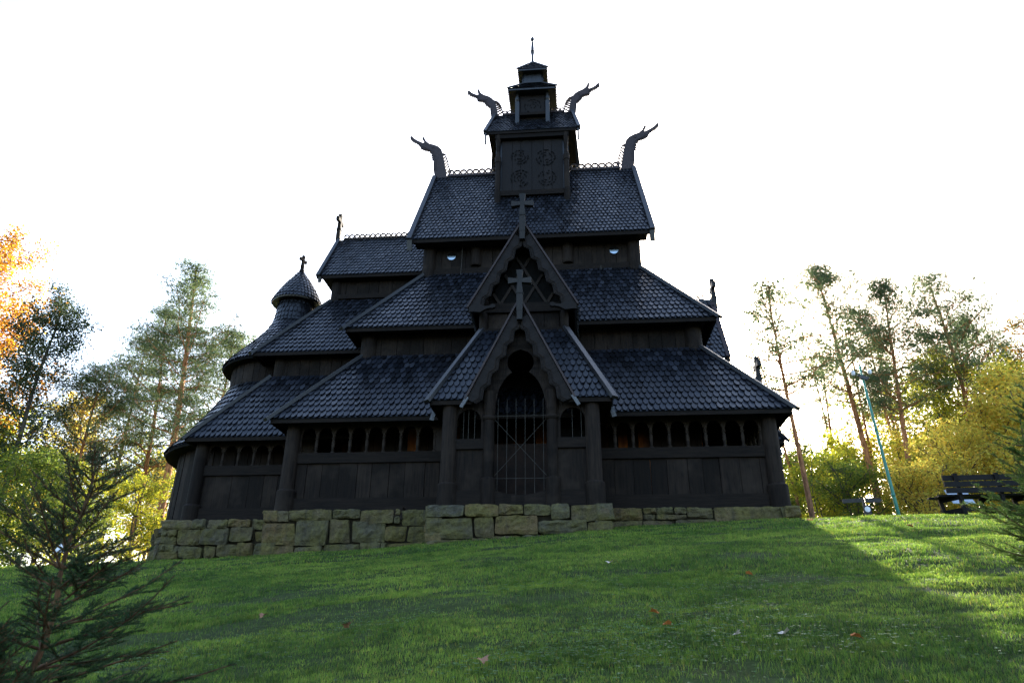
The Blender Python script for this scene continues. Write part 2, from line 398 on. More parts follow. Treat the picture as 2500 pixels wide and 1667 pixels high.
def cross(mb, c, U, s=1.0, post=.9):
    """wooden cross, c = foot of post on ridge, U = direction of the arms"""
    c, U = V3(c), V3((*U, 0)); N = V3((-U[1], U[0], 0)); Zv = V3((0, 0, 1))
    def blk(u0, u1, w0, w1, z0, z1, t):   # trapezoid block about centre, width w0 at z0, w1 at z1
        q = lambda w_, z: [c+U*(u0-w_/2)-N*t+Zv*z, c+U*(u0+w_/2)-N*t+Zv*z, c+U*(u0+w_/2)+N*t+Zv*z, c+U*(u0-w_/2)+N*t+Zv*z]
        mb.hexa(q(w0, z0), q(w1, z1))
    blk(0, 0, .14*s, .15*s, -.25*s, 0, .075*s)
    blk(0, 0, .16*s, .165*s, 0, .5*s, .08*s)
    blk(0, 0, .19*s, .19*s, .5*s, .54*s, .095*s); blk(0, 0, .16*s, .16*s, .54*s, .57*s, .075*s)
    blk(0, 0, .17*s, .12*s, .57*s, .82*s, .07*s)
    blk(0, 0, .12*s, .12*s, .82*s, .98*s, .07*s)
    blk(0, 0, .12*s, .18*s, .98*s, 1.22*s, .07*s)
    for sg in (-1, 1):
        def q(u, hh): return [c+U*u-N*.068*s+Zv*(.9*s-hh), c+U*u+N*.068*s+Zv*(.9*s-hh), c+U*u+N*.068*s+Zv*(.9*s+hh), c+U*u-N*.068*s+Zv*(.9*s+hh)]
        mb.hexa(q(sg*.061*s, .055*s), q(sg*.31*s, .09*s))

def wavy_board(mbs, A, F, inward, N, width=.30, th=.06, waves=7, amp=.045):
    """carved bargeboard from apex A to foot F; returns board in mbs[0], carved ribs in mbs[1]"""
    A, F, inward, N = V3(A), V3(F), nz(inward), V3(N); L = np.linalg.norm(F-A); n = 72; T = nz(F-A)
    def wv(t):
        ph = (t*waves) % 1.0
        return amp*(2*min(ph/.62, 1)-1) if ph < .62 else amp*(1-2*(ph-.62)/.38)
    ts = [i/n for i in range(n+1)]
    def strip(mb, o0, o1, wave0, d0, d1):
        pr = []
        for t in ts:
            b = A+(F-A)*t; k = min(1, t/.04+.25)
            pr.append((b+inward*(o0+(wv(t) if wave0 else 0))*k, b+inward*(o1+wv(t))*k))
        for (a0_, a1_), (b0_, b1_) in zip(pr, pr[1:]):
            q = [a0_, a1_, b1_, b0_]; mb.hexa([p+N*d0 for p in q], [p+N*d1 for p in q])
    strip(mbs[0], 0, width, False, -th, 0)
    strip(mbs[1], width-.045, width-.022, True, .001, .016)
    strip(mbs[1], width-.105, width-.080, True, .001, .016)

CH = empty('stave_church', (0, 0, 0), 0, 'large dark tarred wooden church with stacked shingled roofs and dragon heads on a stone foundation', 'church')
def hips(mb, lines, w_=.2, h=.09, ext=.12):
    for P, Q in lines:
        P, Q = V3(P), V3(Q); d = nz(Q-P); out = nz((P[0]-Q[0], P[1]-Q[1], 0)); N = nz(np.cross(np.cross(d, V3((0, 0, 1))), d))
        if N[2] < 0: N = -N
        mb.beam(P-d*ext+N*.045, Q+N*.045, w_, h, N)
def eave_boards(mb, pts, drop=.10, th=.06):
    for P, Q in zip(pts, pts[1:]):
        P, Q = V3(P), V3(Q); mb.beam(P-V3((0, 0, drop*.72)), Q-V3((0, 0, drop*.72)), th, drop)

# dims (metres)
L3, W3, Z3 = 6.60, 4.99, 2.51
L3t, W3t, Z3t = 4.88, 3.27, 4.88
L2, W2, Z2 = 5.32, 3.71, 5.64
L2t, W2t, Z2t = 3.52, 1.91, 8.28
L1, W1, Z1 = 3.89, 2.38, 9.41
LR, ZR = 3.71, 13.57
PX, PY = 6.10, 4.49       # lower corner pillars
SILL = .20

def hip_roof(name, L, Wd, z, Lt, Wt, zt, sides, w_=.155, e_=.25, xl=None):
    mb = MB(); c = {'fl': (-L, -Wd, z), 'fr': (L, -Wd, z), 'bl': (-L, Wd, z), 'br': (L, Wd, z),
                    'tfl': (-Lt, -Wt, zt), 'tfr': (Lt, -Wt, zt), 'tbl': (-Lt, Wt, zt), 'tbr': (Lt, Wt, zt)}
    if 'f' in sides: shingle_quad(mb, c['fl'], c['fr'], c['tfl'], c['tfr'], w_, e_)
    if 'b' in sides: shingle_quad(mb, c['br'], c['bl'], c['tbr'], c['tbl'], w_*2, e_*2)
    if 'r' in sides: shingle_quad(mb, c['fr'], c['br'], c['tfr'], c['tbr'], w_, e_)
    if 'l' in sides: shingle_quad(mb, c['bl'], c['fl'], c['tbl'], c['tfl'], w_, e_)
    o = mb.build(name, M['shingle'], CH)
    hb = MB(); hips(hb, [(c['fl'], c['tfl'])]); hb.build('hip_board', M['board'], o)
    hb = MB(); hips(hb, [(c['fr'], c['tfr'])]); hb.build('hip_board', M['board'], o)
    hb = MB(); hips(hb, [(c['bl'], c['tbl'])]); hb.build('hip_board', M['board'], o); hb = MB(); hips(hb, [(c['br'], c['tbr'])]); hb.build('hip_board', M['board'], o)
    eb = MB(); k = .04
    eave_boards(eb, [(-L+k, Wd-k, z), (-L+k, -Wd+k, z), (L-k, -Wd+k, z), (L-k, Wd-k, z), (-L+k, Wd-k, z)]); eb.build('eave_board', M['tar_h'], o)
    return o
low = hip_roof('lower_roof', L3, W3, Z3, L3t, W3t, Z3t, 'fbrl')
mid = hip_roof('middle_roof', L2, W2, Z2, L2t, W2t, Z2t, 'fbrl', .15, .235)
# soffit slabs under the eaves so that the walls close against the roofs
sf = MB()
for (La, Wa, Lb, Wb, z) in ((6.3, 4.69, 4.9, 3.2, Z3+.20), (5.08, 3.47, 3.6, 1.9, Z2+.02)):
    sf.box(-La, La, -Wa, -Wb, z, z+.03); sf.box(-La, La, Wb, Wa, z, z+.03); sf.box(Lb, La, -Wb, Wb, z, z+.03); sf.box(-La, -Lb, -Wb, Wb, z, z+.03)
sf.build('soffit', M['tar_h'], CH)

# main roof
mr = MB()
shingle_quad(mr, (-L1, -W1, Z1), (L1, -W1, Z1), (-LR, 0, ZR), (LR, 0, ZR), .135, .205)
shingle_quad(mr, (L1, W1, Z1), (-L1, W1, Z1), (LR, 0, ZR), (-LR, 0, ZR), .27, .41)
main = mr.build('main_roof', M['shingle'], CH)
for sx in (-1, 1):
    b = MB(); nrm = nz((0, -(ZR-Z1), W1))
    for sy in (-1, 1):
        b.beam((sx*(L1+.05), sy*(W1+.06), Z1-.10), (sx*(LR+.04), 0, ZR+.02), .16, .24, (0, sy*(ZR-Z1), W1))
        b.beam((sx*(L1+.03), sy*(W1-.02), Z1-.42), (sx*(L1+.03), sy*(W1+.04), Z1-.08), .07, .16, (1, 0, 0), .14)
    b.build('bargeboard', M['board'], main)
    g_ = MB(); g_.plate([(-W1+.35, Z1-.1), (W1-.35, Z1-.1), (0, ZR-.3)], (sx*3.5-.03, 0, 0), (0, 1, 0), (0, 0, 1), (1, 0, 0), .06); g_.build('gable_wall', M['tar'], main)
e_ = MB(); eave_boards(e_, [(-L1, -W1+.04, Z1+.0), (L1, -W1+.04, Z1+.0)], .12, .07); e_.box(-L1+.1, L1-.1, -W1+.02, -W2t+.02, Z1-.11, Z1-.07); e_.box(-L1+.1, L1-.1, W2t-.02, W1-.02, Z1-.11, Z1-.07)
e_.build('eave_board', M['tar_h'], main)
c_ = MB(); crest(c_, (-3.25, 0, ZR+.07), (-1.35, 0, ZR+.07)); c_.build('ridge_crest', M['tar_red'], main); c_ = MB(); crest(c_, (1.42, 0, ZR+.07), (3.25, 0, ZR+.07)); c_.build('ridge_crest', M['tar_red'], main)
DB = [(-3.73, 13.49), (-3.83, 13.94), (-3.85, 14.42), (-3.89, 14.6), (-3.98, 14.85), (-4.12, 14.91), (-4.23, 14.95), (-4.33, 15.01), (-4.36, 15.1), (-4.43, 15.2), (-4.56, 15.28), (-4.71, 15.37), (-4.82, 15.49), (-4.85, 15.6), (-4.77, 15.63), (-4.66, 15.49), (-4.51, 15.38), (-4.29, 15.26), (-4.25, 15.32), (-4.35, 15.47), (-4.35, 15.56), (-4.28, 15.54), (-4.2, 15.36), (-4.06, 15.22), (-3.85, 15.14), (-3.67, 15.04), (-3.55, 14.88), (-3.5, 14.71), (-3.43, 14.4), (-3.38, 14.12), (-3.32, 13.84), (-3.29, 13.5)]
DC = [(-3.5, 14.71), (-3.4, 14.67), (-3.33, 14.49), (-3.27, 14.25), (-3.2, 14.0), (-3.11, 13.68)]
SB = [(-1.65, 16.40), (-1.69, 16.72), (-1.7, 16.88), (-1.81, 16.98), (-1.88, 17.12), (-2.0, 17.2), (-2.16, 17.23), (-2.19, 17.36), (-2.3, 17.45), (-2.48, 17.54), (-2.62, 17.68), (-2.62, 17.77), (-2.55, 17.77), (-2.44, 17.64), (-2.24, 17.52), (-2.17, 17.53), (-2.22, 17.71), (-2.22, 17.82), (-2.16, 17.8), (-2.08, 17.61), (-1.95, 17.5), (-1.77, 17.42), (-1.64, 17.32), (-1.51, 17.15), (-1.45, 16.92), (-1.41, 16.7), (-1.35, 16.40)]
SC_ = [(-1.51, 17.15), (-1.41, 17.14), (-1.29, 16.98), (-1.22, 16.79), (-1.17, 16.5)]
def dragon(parent, body, comb, sx, th, holes):
    o_ = [(sx*x, z) for x, z in body]; mb = MB()
    mb.plate(o_, (0, -th/2, 0), (1, 0, 0), (0, 0, 1), (0, 1, 0), th)
    fr = mb
    for j in range(2, 10):
        for q in (.25, .75):
            ax_, az_ = body[j]; bx_, bz_ = body[j+1]; px, pz = ax_+(bx_-ax_)*q, az_+(bz_-az_)*q; l_ = math.hypot(bx_-ax_, bz_-az_); tx_, tz_ = (bx_-ax_)/l_, (bz_-az_)/l_; nx_, nz2 = -abs(tz_), -abs(tx_)
            k_ = .035; fr.plate([(sx*(px-tx_*k_), pz-tz_*k_), (sx*(px+tx_*k_), pz+tz_*k_), (sx*(px+nx_*.055-tx_*.02), pz+nz2*.055-tz_*.02)], (0, -th/2+.01, 0), (1, 0, 0), (0, 0, 1), (0, 1, 0), th-.02)
    d = mb.build('dragon_head', M['tar_red'], parent)
    k = MB(); cb = [(sx*x, -0.0, z) for x, z in comb]; n = 10
    pts = []
    for i in range(n+1):
        t = i/n*(len(cb)-1); j = min(int(t), len(cb)-2); f = t-j
        pts.append(V3(cb[j])*(1-f)+V3(cb[j+1])*f)
    bl = len(body); back = [(sx*x, 0, z) for x, z in body[-6:]]
    back = [(b[0], 0, b[2]) for b in back]
    for i in range(n):
        k.beam(pts[i], pts[i+1], th*.8, .035, (0, 0, 1)) if abs(pts[i][2]-pts[i+1][2]) < abs(pts[i][0]-pts[i+1][0]) else k.beam(pts[i], pts[i+1], .035, th*.8, (0, 1, 0))
    for i in range(1, n):
        t = i/n*(len(back)-1); j = min(int(t), len(back)-2); f = t-j; q = V3(back[j])*(1-f)+V3(back[j+1])*f
        k.beam(pts[i], q-V3((0, 0, .08)), th*.7, .03, (0, 1, 0) if False else (0, 0, 1))
    k.build('mane', M['tar_red'], d)
    r_ = MB()      # raised carving lines along neck and jaw, eye boss
    for i0, off in ((0, .10), (1, .2)):
        a_ = [(sx*(body[j][0]*(1-off*1.2)+body[bl-1-j][0]*off*1.2), body[j][1]*(1-off)+body[bl-1-j][1]*off) for j in range(1, 9)]
        for p, q in zip(a_, a_[1:]): r_.beam((p[0], -th/2-.008, p[1]), (q[0], -th/2-.008, q[1]), .02, .016, (0, 1, 0))
    ex, ez = holes; r_.plate([(sx*ex+.045*math.cos(t*math.pi/5), ez+.045*math.sin(t*math.pi/5)) for t in range(10)], (0, -th/2-.02, 0), (1, 0, 0), (0, 0, 1), (0, 1, 0), .02)
    r_.build('carving', M['tar_red'], d)
dragon(main, DB, DC, 1, .09, (-3.9, 15.02)); dragon(main, DB, DC, -1, .09, (-3.9, 15.02))

# ------------------------------------------------------------------ walls
def ring_wall(name, Lx, Wy, z0, z1, pitch, mat='tar'):
    mb = MB()
    plank_wall(mb, (-Lx, -Wy), (Lx, -Wy), z0, z1, (0, -1), pitch); plank_wall(mb, (Lx, -Wy), (Lx, Wy), z0, z1, (1, 0), pitch)
    plank_wall(mb, (Lx, Wy), (-Lx, Wy), z0, z1, (0, 1), pitch); plank_wall(mb, (-Lx, Wy), (-Lx, -Wy), z0, z1, (-1, 0), pitch)
    return mb.build(name, M[mat], CH)
def pillar(c, prof, parent=CH, name='pillar', seg=28, mat='tar'):
    mb = MB(); mb.lathe(c, prof, seg); return mb.build(name, M[mat], parent, True)
mw = ring_wall('middle_wall', 4.78, 3.17, 4.6, 5.62, .40)
cw = ring_wall('clerestory_wall', 3.42, 1.81, 8.0, 9.38, .42)
b = MB(); b.beam((-3.4, -1.86, 8.42), (3.4, -1.86, 8.42), .10, .2); b.build('wall_beam', M['tar_h'], cw)
for sx in (-1, 1):
    for sy in (-1, 1):
        pillar((sx*4.72, sy*3.11, 4.5), [(.25, 0), (.25, 1.2)])
        pillar((sx*3.36, sy*1.78, 7.9), [(.235, 0), (.235, .62), (.222, .63), (.222, 1.6)])
for x, zb in ((-1.80, 8.62), (1.22, 8.60), (-2.6, 8.9)):
    if x == -2.6: continue
    pillar((x, -1.80, 0), [(.001, zb), (.17, zb), (.185, zb+.04), (.185, 9.4)], cw, 'half_column')
for x in (-2.62, 2.72):
    p = MB(); t0 = 0
    p.plate([(x+.15*math.cos(t*math.pi/10), 9.02+.15*math.sin(t*math.pi/10)) for t in range(20)], (0, -1.852, 0), (1, 0, 0), (0, 0, 1), (0, 1, 0), .03); fr = p.build('round_window', M['void'], cw)  # near-black disc painted as the dark of the hole
    p = MB(); p.plate([(x+.145*math.cos(math.pi+t*math.pi/10), 9.02+.145*math.sin(math.pi+t*math.pi/10)) for t in range(11)], (0, -1.86, 0), (1, 0, 0), (0, 0, 1), (0, 1, 0), .006); p.build('window_glass', M['pane'], cw)  # pale half disc stands in for sky seen through the hole
lc = MB(); lc.tube([(-2.24, -2.0, 9.32), (-2.25, -1.98, 8.9), (-2.26, -1.97, 8.5), (-2.27, -2.0, 8.16)], [.010]*4, 6); lc.build('lightning_cable', M['steel'], CH); lc = MB(); lc.tube([(2.27, -1.99, 8.1), (2.27, -1.99, 8.38)], [.012]*2, 6)
lc.build('lightning_cable', M['steel'], CH)

# core of the nave: inner wall behind the gallery
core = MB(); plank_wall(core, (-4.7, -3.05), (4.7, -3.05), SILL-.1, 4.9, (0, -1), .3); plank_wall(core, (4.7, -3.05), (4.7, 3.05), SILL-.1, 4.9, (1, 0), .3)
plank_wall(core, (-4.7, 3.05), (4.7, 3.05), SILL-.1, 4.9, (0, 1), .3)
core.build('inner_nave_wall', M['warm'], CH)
blk = MB(); blk.box(-4.6, 4.6, -2.95, 2.95, 0, 5.5); blk.box(-3.3, 3.3, -1.7, 1.7, 5.4, 9.4); blk.box(-7.6, -3.2, -2.0, 2.0, 0, 5.2); blk.box(-6.8, -3.2, -.8, .8, 5.2, 8.8)  # near-black boxes added inside the church to block light
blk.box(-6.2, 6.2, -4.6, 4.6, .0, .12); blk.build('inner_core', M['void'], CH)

def gallery(parent, P0, P1, N, z0, x_open, half=.172, front=True, colonn=True, zs=2.235):
    """sill beam, planks, rail, arcade along one side. P0->P1 in plan, x_open = arch centres measured from P0"""
    P0, P1, N2 = V3((*P0, 0)), V3((*P1, 0)), V3((*N, 0)); U = nz(P1-P0); L = np.linalg.norm(P1-P0)
    wl = MB(); plank_wall(wl, P0[:2], P1[:2], z0+.30, 1.50, N, .44, .06, .03); wall = wl.build('gallery_wall', M['tar'], parent)
    s = MB(); s.beam(P0+V3((0, 0, z0+.16))+N2*.03, P1+V3((0, 0, z0+.16))+N2*.03, .14, .34); s.build('sill_beam', M['tar_h'], wall)
    s = MB(); s.beam(P0+V3((0, 0, 1.57))+N2*.02, P1+V3((0, 0, 1.57))+N2*.02, .13, .27); s.build('rail', M['tar_h'], wall)
    ar = MB(); pitch = x_open[1]-x_open[0] if len(x_open) > 1 else .5
    for x in x_open: arch_board(ar, P0+N2*.0, U, N2, x-pitch/2, x+pitch/2, half, zs, 2.70, .05)
    e0, e1 = x_open[0]-pitch/2, x_open[-1]+pitch/2
    for u0, u1 in ((0, e0), (e1, L)):
        if u1-u0 > .02:
            A = [P0+U*u0-N2*.05, P0+U*u1-N2*.05, P0+U*u1, P0+U*u0]; ar.hexa([p+V3((0, 0, 1.70)) for p in A], [p+V3((0, 0, 2.70)) for p in A])
    arc = ar.build('arcade', M['arcade'], wall)
    if colonn:
        for i in range(len(x_open)+1):
            x = e0+i*pitch; c = P0+U*x-N2*.03
            mb = MB(); mb.lathe((c[0], c[1], 1.70), [(.055, 0), (.055, .05), (.035, .07), (.045, .18), (.047, .30), (.036, .38), (.052, .40), (.052, .42), (.038, .44), (.05, .54)], 12)
            mb.build('colonnette', M['arcade'], arc, True)
    return wall
gallery(CH, (-PX, -4.45), (-1.85, -4.45), (0, -1), SILL, [x+PX for x in (-5.71+.449*i for i in range(8))])
gallery(CH, (1.85, -4.45), (PX, -4.45), (0, -1), SILL, [x-1.85 for x in (2.06+.452*i for i in range(9))])
gallery(CH, (PX-.04, -PY), (PX-.04, PY), (1, 0), SILL, [.6+.45*i for i in range(6)]+[], colonn=True)
gallery(CH, (-PX+.04, PY), (-PX+.04, 3.3), (-1, 0), SILL, [.4, .8], colonn=False)
gallery(CH, (PX, PY-.04), (-PX, PY-.04), (0, 1), SILL, [.6+.45*i for i in range(24)], colonn=False)
for sx in (-1, 1):
    for sy in (-1, 1):
        pillar((sx*PX, sy*PY, 0), [(.25, SILL-.25), (.25, .70), (.22, .74), (.195, .76), (.185, 2.75)], seg=32)

# ------------------------------------------------------------------ chancel
def chancel():
    A = {'t3': (-9.52, 3.72, 2.42), 'p3': (-8.0, 2.3, 4.7), 't2': (-8.52, 2.6, 5.42), 'p2': (-6.93, .94, 7.95)}
    def q(k, sy, x=None): 
        p = A[k]; return (p[0] if x is None else x, sy*p[1], p[2])
    for (kt, kp, xr, w_, e_, name) in (('t3', 'p3', -4.8, .15, .25, 'chancel_lower_roof'), ('t2', 'p2', -3.6, .145, .225, 'chancel_middle_roof')):
        mb = MB()
        shingle_quad(mb, q(kt, -1), q(kt, -1, xr), q(kp, -1), q(kp, -1, xr), w_, e_)
        shingle_quad(mb, q(kt, 1, xr), q(kt, 1), q(kp, 1, xr), q(kp, 1), w_*2, e_*2)
        shingle_quad(mb, q(kt, 1), q(kt, -1), q(kp, 1), q(kp, -1), w_, e_)
        o = mb.build(name, M['shingle'], CH)
        for sy in (-1, 1):
            hb = MB(); hips(hb, [(q(kt, sy), q(kp, sy))], .19); hb.build('hip_board', M['board'], o)
        eb = MB(); eave_boards(eb, [q(kt, -1, xr), q(kt, -1), q(kt, 1), q(kt, 1, xr)])
        t = A[kt]; t = (t[0]+.28, t[1]-.26, t[2]); pz = t[2]+.20; eb.box(t[0]+.05, xr, -t[1]+.05, -A[kp][1]+.3, pz, pz+.03); eb.box(t[0]+.05, xr, A[kp][1]-.3, t[1]-.05, pz, pz+.03); eb.box(t[0]+.05, t[0]+1.6, -t[1]+.4, t[1]-.4, pz, pz+.03)
        eb.build('eave_board', M['tar_h'], o)
    mb = MB(); plank_wall(mb, (-7.95, -2.22), (-4.5, -2.22), 4.45, 5.4, (0, -1), .36); plank_wall(mb, (-7.95, 2.22), (-7.95, -2.22), 4.45, 5.4, (-1, 0), .36); mb.build('chancel_middle_wall', M['tar'], CH)
    mb = MB(); plank_wall(mb, (-6.88, -.88), (-3.4, -.88), 7.7, 8.84, (0, -1), .4); plank_wall(mb, (-6.88, .88), (-6.88, -.88), 7.7, 8.84, (-1, 0), .4)
    o = mb.build('chancel_clerestory_wall', M['tar'], CH); b = MB(); b.beam((-6.85, -.93, 8.12), (-3.4, -.93, 8.12), .08, .16); b.build('wall_beam', M['tar_h'], o)
    for sy in (-1, 1):
        pillar((-7.78, sy*2.08, 4.4), [(.23, 0), (.23, 1.05)]); pillar((-6.78, sy*.80, 7.7), [(.19, 0), (.19, 1.2)])
        pillar((-9.2, sy*3.3, 0), [(.24, -.05), (.24, .58), (.21, .62), (.18, .64), (.175, 2.68)])
    gallery(CH, (-9.2, -3.26), (-6.0, -3.26), (0, -1), SILL, [x+9.2 for x in (-8.83+.452*i for i in range(6))], zs=2.12)
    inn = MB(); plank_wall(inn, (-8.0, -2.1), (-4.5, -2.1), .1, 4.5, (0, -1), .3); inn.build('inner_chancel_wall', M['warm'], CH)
    fl = MB(); fl.box(-9.1, -5.8, -3.1, 3.1, .0, .12); fl.build('chancel_floor', M['tar_h'], CH)
    # top roof
    zr, ze, wy = 10.95, 8.84, 1.22; x0, xr_ = -7.30, -7.18; mb = MB()
    shingle_quad(mb, (x0, -wy, ze), (-3.4, -wy, ze), (xr_, 0, zr), (-3.4, 0, zr), .13, .195)
    shingle_quad(mb, (-3.4, wy, ze), (x0, wy, ze), (-3.4, 0, zr), (xr_, 0, zr), .26, .39)
    o = mb.build('chancel_roof', M['shingle'], CH)
    b = MB()
    for sy in (-1, 1):
        b.beam((x0-.04, sy*(wy+.05), ze-.08), (xr_-.04, 0, zr+.03), .13, .19, (0, sy*(zr-ze), wy))
        b.beam((x0, sy*(wy-.02), ze-.26), (x0+.02, sy*wy, ze-.08), .05, .10, (1, 0, 0), .12)
    b.build('bargeboard', M['board'], o)
    g_ = MB(); g_.plate([(-wy+.25, ze-.1), (wy-.25, ze-.1), (0, zr-.25)], (-6.92, 0, 0), (0, 1, 0), (0, 0, 1), (1, 0, 0), .05); g_.build('gable_wall', M['tar'], o)
    e2 = MB(); eave_boards(e2, [(x0, -wy+.03, ze), (-3.4, -wy+.03, ze)]); e2.box(x0+.1, -3.4, -wy+.05, wy-.05, ze-.12, ze-.08); e2.build('eave_board', M['tar_h'], o)
    c2 = MB(); crest(c2, (-7.05, 0, zr+.05), (-3.7, 0, zr+.05), .095, .055, .19, .045); c2.build('ridge_crest', M['tar_h'], o)
    c2 = MB(); cross(c2, (-7.28, 0, zr+.02), (0, 1), .92); c2.build('cross', M['tar'], o)
chancel()

# ------------------------------------------------------------------ apse with turret
AC = (-8.5, 0, 0)
mb = MB(); mb2 = MB(); n = 34
for i in range(n):
    t0, t1 = R(60)+i*R(240)/n, R(60)+(i+1)*R(240)/n-.006; d = rs.random()*.03
    q = lambda r_, t, z: (AC[0]+r_*math.cos(t), r_*math.sin(t), z)
    mb.hexa([q(2.7, t0, .0), q(2.7, t1, .0), q(2.86+d, t1, .0), q(2.86+d, t0, .0)], [q(2.7, t0, 2.6), q(2.7, t1, 2.6), q(2.82+d, t1, 2.6), q(2.82+d, t0, 2.6)])
    mb2.hexa([q(1.6, t0, 4.3), q(1.6, t1, 4.3), q(1.74+d*.5, t1, 4.3), q(1.74+d*.5, t0, 4.3)], [q(1.6, t0, 5.75), q(1.6, t1, 5.75), q(1.74+d*.5, t1, 5.75), q(1.74+d*.5, t0, 5.75)])
mb.build('apse_wall', M['tar'], CH); mb2.build('apse_upper_wall', M['tar'], CH)
mb = MB(); mb.lathe(AC, [(2.92, .0), (2.92, .42), (2.86, .44)], 48); mb.build('sill_beam', M['tar_h'], CH, True)
mb = MB(); shingle_round(mb, AC, [(3.25, 2.5), (2.75, 3.12), (2.2, 3.95), (1.72, 4.8)], .155, .24, R(45), R(315))
alr = mb.build('apse_lower_roof', M['shingle'], CH); mb = MB(); mb.lathe(AC, [(2.75, 2.44), (3.23, 2.42), (3.24, 2.48)], 48); mb.build('soffit', M['void'], alr)  # soffit coloured near-black to put shade under the eave
mb = MB(); shingle_round(mb, AC, [(2.05, 5.58), (1.93, 5.78), (1.62, 6.15), (1.2, 6.66), (.88, 7.12), (.70, 7.5), (.64, 7.9), (.60, 8.5)], .13, .19)
ap = mb.build('apse_roof', M['shingle'], CH); mb = MB(); mb.lathe(AC, [(1.7, 5.52), (2.03, 5.5), (2.04, 5.56)], 48); mb.build('soffit', M['void'], ap)  # underside in the same near-black, eave shade put into its colour
mb = MB(); shingle_round(mb, AC, [(.86, 8.34), (.80, 8.50), (.62, 8.85), (.42, 9.18), (.2, 9.5), (.04, 9.72)], .12, .165)
mb.lathe(AC, [(.5, 8.33), (.85, 8.30), (.86, 8.34)], 36); tc_ = mb.build('turret_cap', M['shingle'], ap)
mb = MB(); mb.lathe((AC[0], AC[1], 9.66), [(.05, 0), (.09, .04), (.10, .09), (.07, .15), (.05, .18), (.075, .2), (.05, .24), (.03, .28)], 14); cross(mb, (AC[0], 0, 9.62), (.25, .97), .62); mb.build('cross', M['tar'], ap)

# ------------------------------------------------------------------ tower
tw = MB(); TX = .03
tw.box(TX-1.16, TX+1.16, -.95, .95, 11.6, 14.5); tower = tw.build('tower', M['tar'], CH)
s = MB()
for sx in (-1, 1):     # shingled side cheeks
    s = MB(); x = TX+sx*1.27
    for j in range(17):
        for i in range(15):
            y = -.98+i*.14+(.07 if j % 2 else 0); z = 11.9+j*.155; 
            if y > .95: continue
            s.hexa([(x, y-.065, z), (x+sx*.07, y-.065, z), (x+sx*.07, y+.065, z), (x, y+.065, z)], [(x, y-.065, z+.2), (x+sx*.03, y-.065, z+.2), (x+sx*.03, y+.065, z+.2), (x, y+.065, z+.2)])
    s.box(min(TX+sx*1.1, x), max(TX+sx*1.1, x), -1.0, 1.0, 11.7, 14.45)
    s.build('shingled_side', M['shingle'], tower)
p = MB(); plank_wall(p, (TX-1.12, -1.03), (TX+1.12, -1.03), 11.95, 14.4, (0, -1), .36, .06, .012); pan = p.build('carved_panel', M['panel'], tower)
p = MB(); p.beam((TX-1.15, -1.10, 11.93), (TX+1.15, -1.10, 11.93), .1, .2); p.build('panel_beam', M['tar_h'], tower)
def roundel(mb, c, r_, y, rnd, arcs=((.82, .9), (.42, .5))):  # raised near-black blobs stand in for shade in pierced carving
    def blob(cx, cz, a_, l, w_):
        ca, sa = math.cos(a_), math.sin(a_); o_ = []
        for u, v in ((-.5, 0), (-.25, .42), (.15, .5), (.5, .1), (.2, -.22), (-.2, -.25)): o_.append((cx+ca*u*l-sa*v*w_, cz+sa*u*l+ca*v*w_))
        mb.plate(o_, (0, y, 0), (1, 0, 0), (0, 0, 1), (0, 1, 0), .012)
    for rr, n_ in ((.95, 16), (.62, 9), (.3, 5)):
        for k in range(n_):
            if rnd.random() < .2: continue
            t = 2*math.pi*(k+rnd.random()*.5)/n_; blob(c[0]+r_*rr*math.cos(t), c[1]+r_*rr*math.sin(t), t+math.pi/2+rnd.uniform(-.5, .5), r_*rnd.uniform(.25, .42), r_*rnd.uniform(.08, .17))
rr = random.Random(3)
for (x, z, r_) in ((-.42, 13.55, .32), (.52, 13.48, .36), (-.40, 12.62, .36), (.56, 12.58, .33)):
    p = MB(); roundel(p, (x, z), r_, -1.066, rr); p.build('carved_roundel', M['void'], pan)
for x in (-1.21, 1.27):
    p = MB(); p.lathe((x, -1.12, 0), [(.115, 11.45), (.115, 12.05), (.10, 12.08), (.095, 13.25), (.115, 13.28), (.115, 13.5), (.095, 13.53), (.06, 13.75), (.07, 14.0), (.1, 14.3), (.1, 14.55)], 16); p.build('post', M['tar'], tower, True)
t2 = MB(); z2, ze2, w2, l2 = 16.42, 14.62, 1.24, 1.70
shingle_quad(t2, (TX-l2, -w2, ze2), (TX+l2, -w2, ze2), (TX-1.5, 0, z2), (TX+1.5, 0, z2), .115, .16)
shingle_quad(t2, (TX+l2, w2, ze2), (TX-l2, w2, ze2), (TX+1.5, 0, z2), (TX-1.5, 0, z2), .23, .32)
tr_ = t2.build('tower_roof', M['shingle'], CH)
for sx in (-1, 1):
    b = MB()
    for sy in (-1, 1):
        b.beam((TX+sx*(l2+.03), sy*(w2+.04), ze2-.06), (TX+sx*1.52, 0, z2+.02), .12, .18, (0, sy*(z2-ze2), w2))
        b.beam((TX+sx*(l2-.0), sy*(w2-.02), ze2-.55), (TX+sx*(l2), sy*(w2), ze2-.1), .05, .06, (1, 0, 0), .14)
    b.plate([(-w2+.2, ze2-.05), (w2-.2, ze2-.05), (0, z2-.25)], (TX+sx*1.3-.02, 0, 0), (0, 1, 0), (0, 0, 1), (1, 0, 0), .04); b.build('bargeboard', M['board'], tr_)
e2 = MB(); eave_boards(e2, [(TX-l2, -w2+.03, ze2), (TX+l2, -w2+.03, ze2)]); e2.box(TX-l2+.1, TX+l2-.1, -w2+.04, w2-.04, ze2-.12, ze2-.08); e2.box(TX-1.35, TX+1.35, -1.2, -1.0, ze2-.3, ze2-.12); e2.build('eave_board', M['tar_h'], tr_)
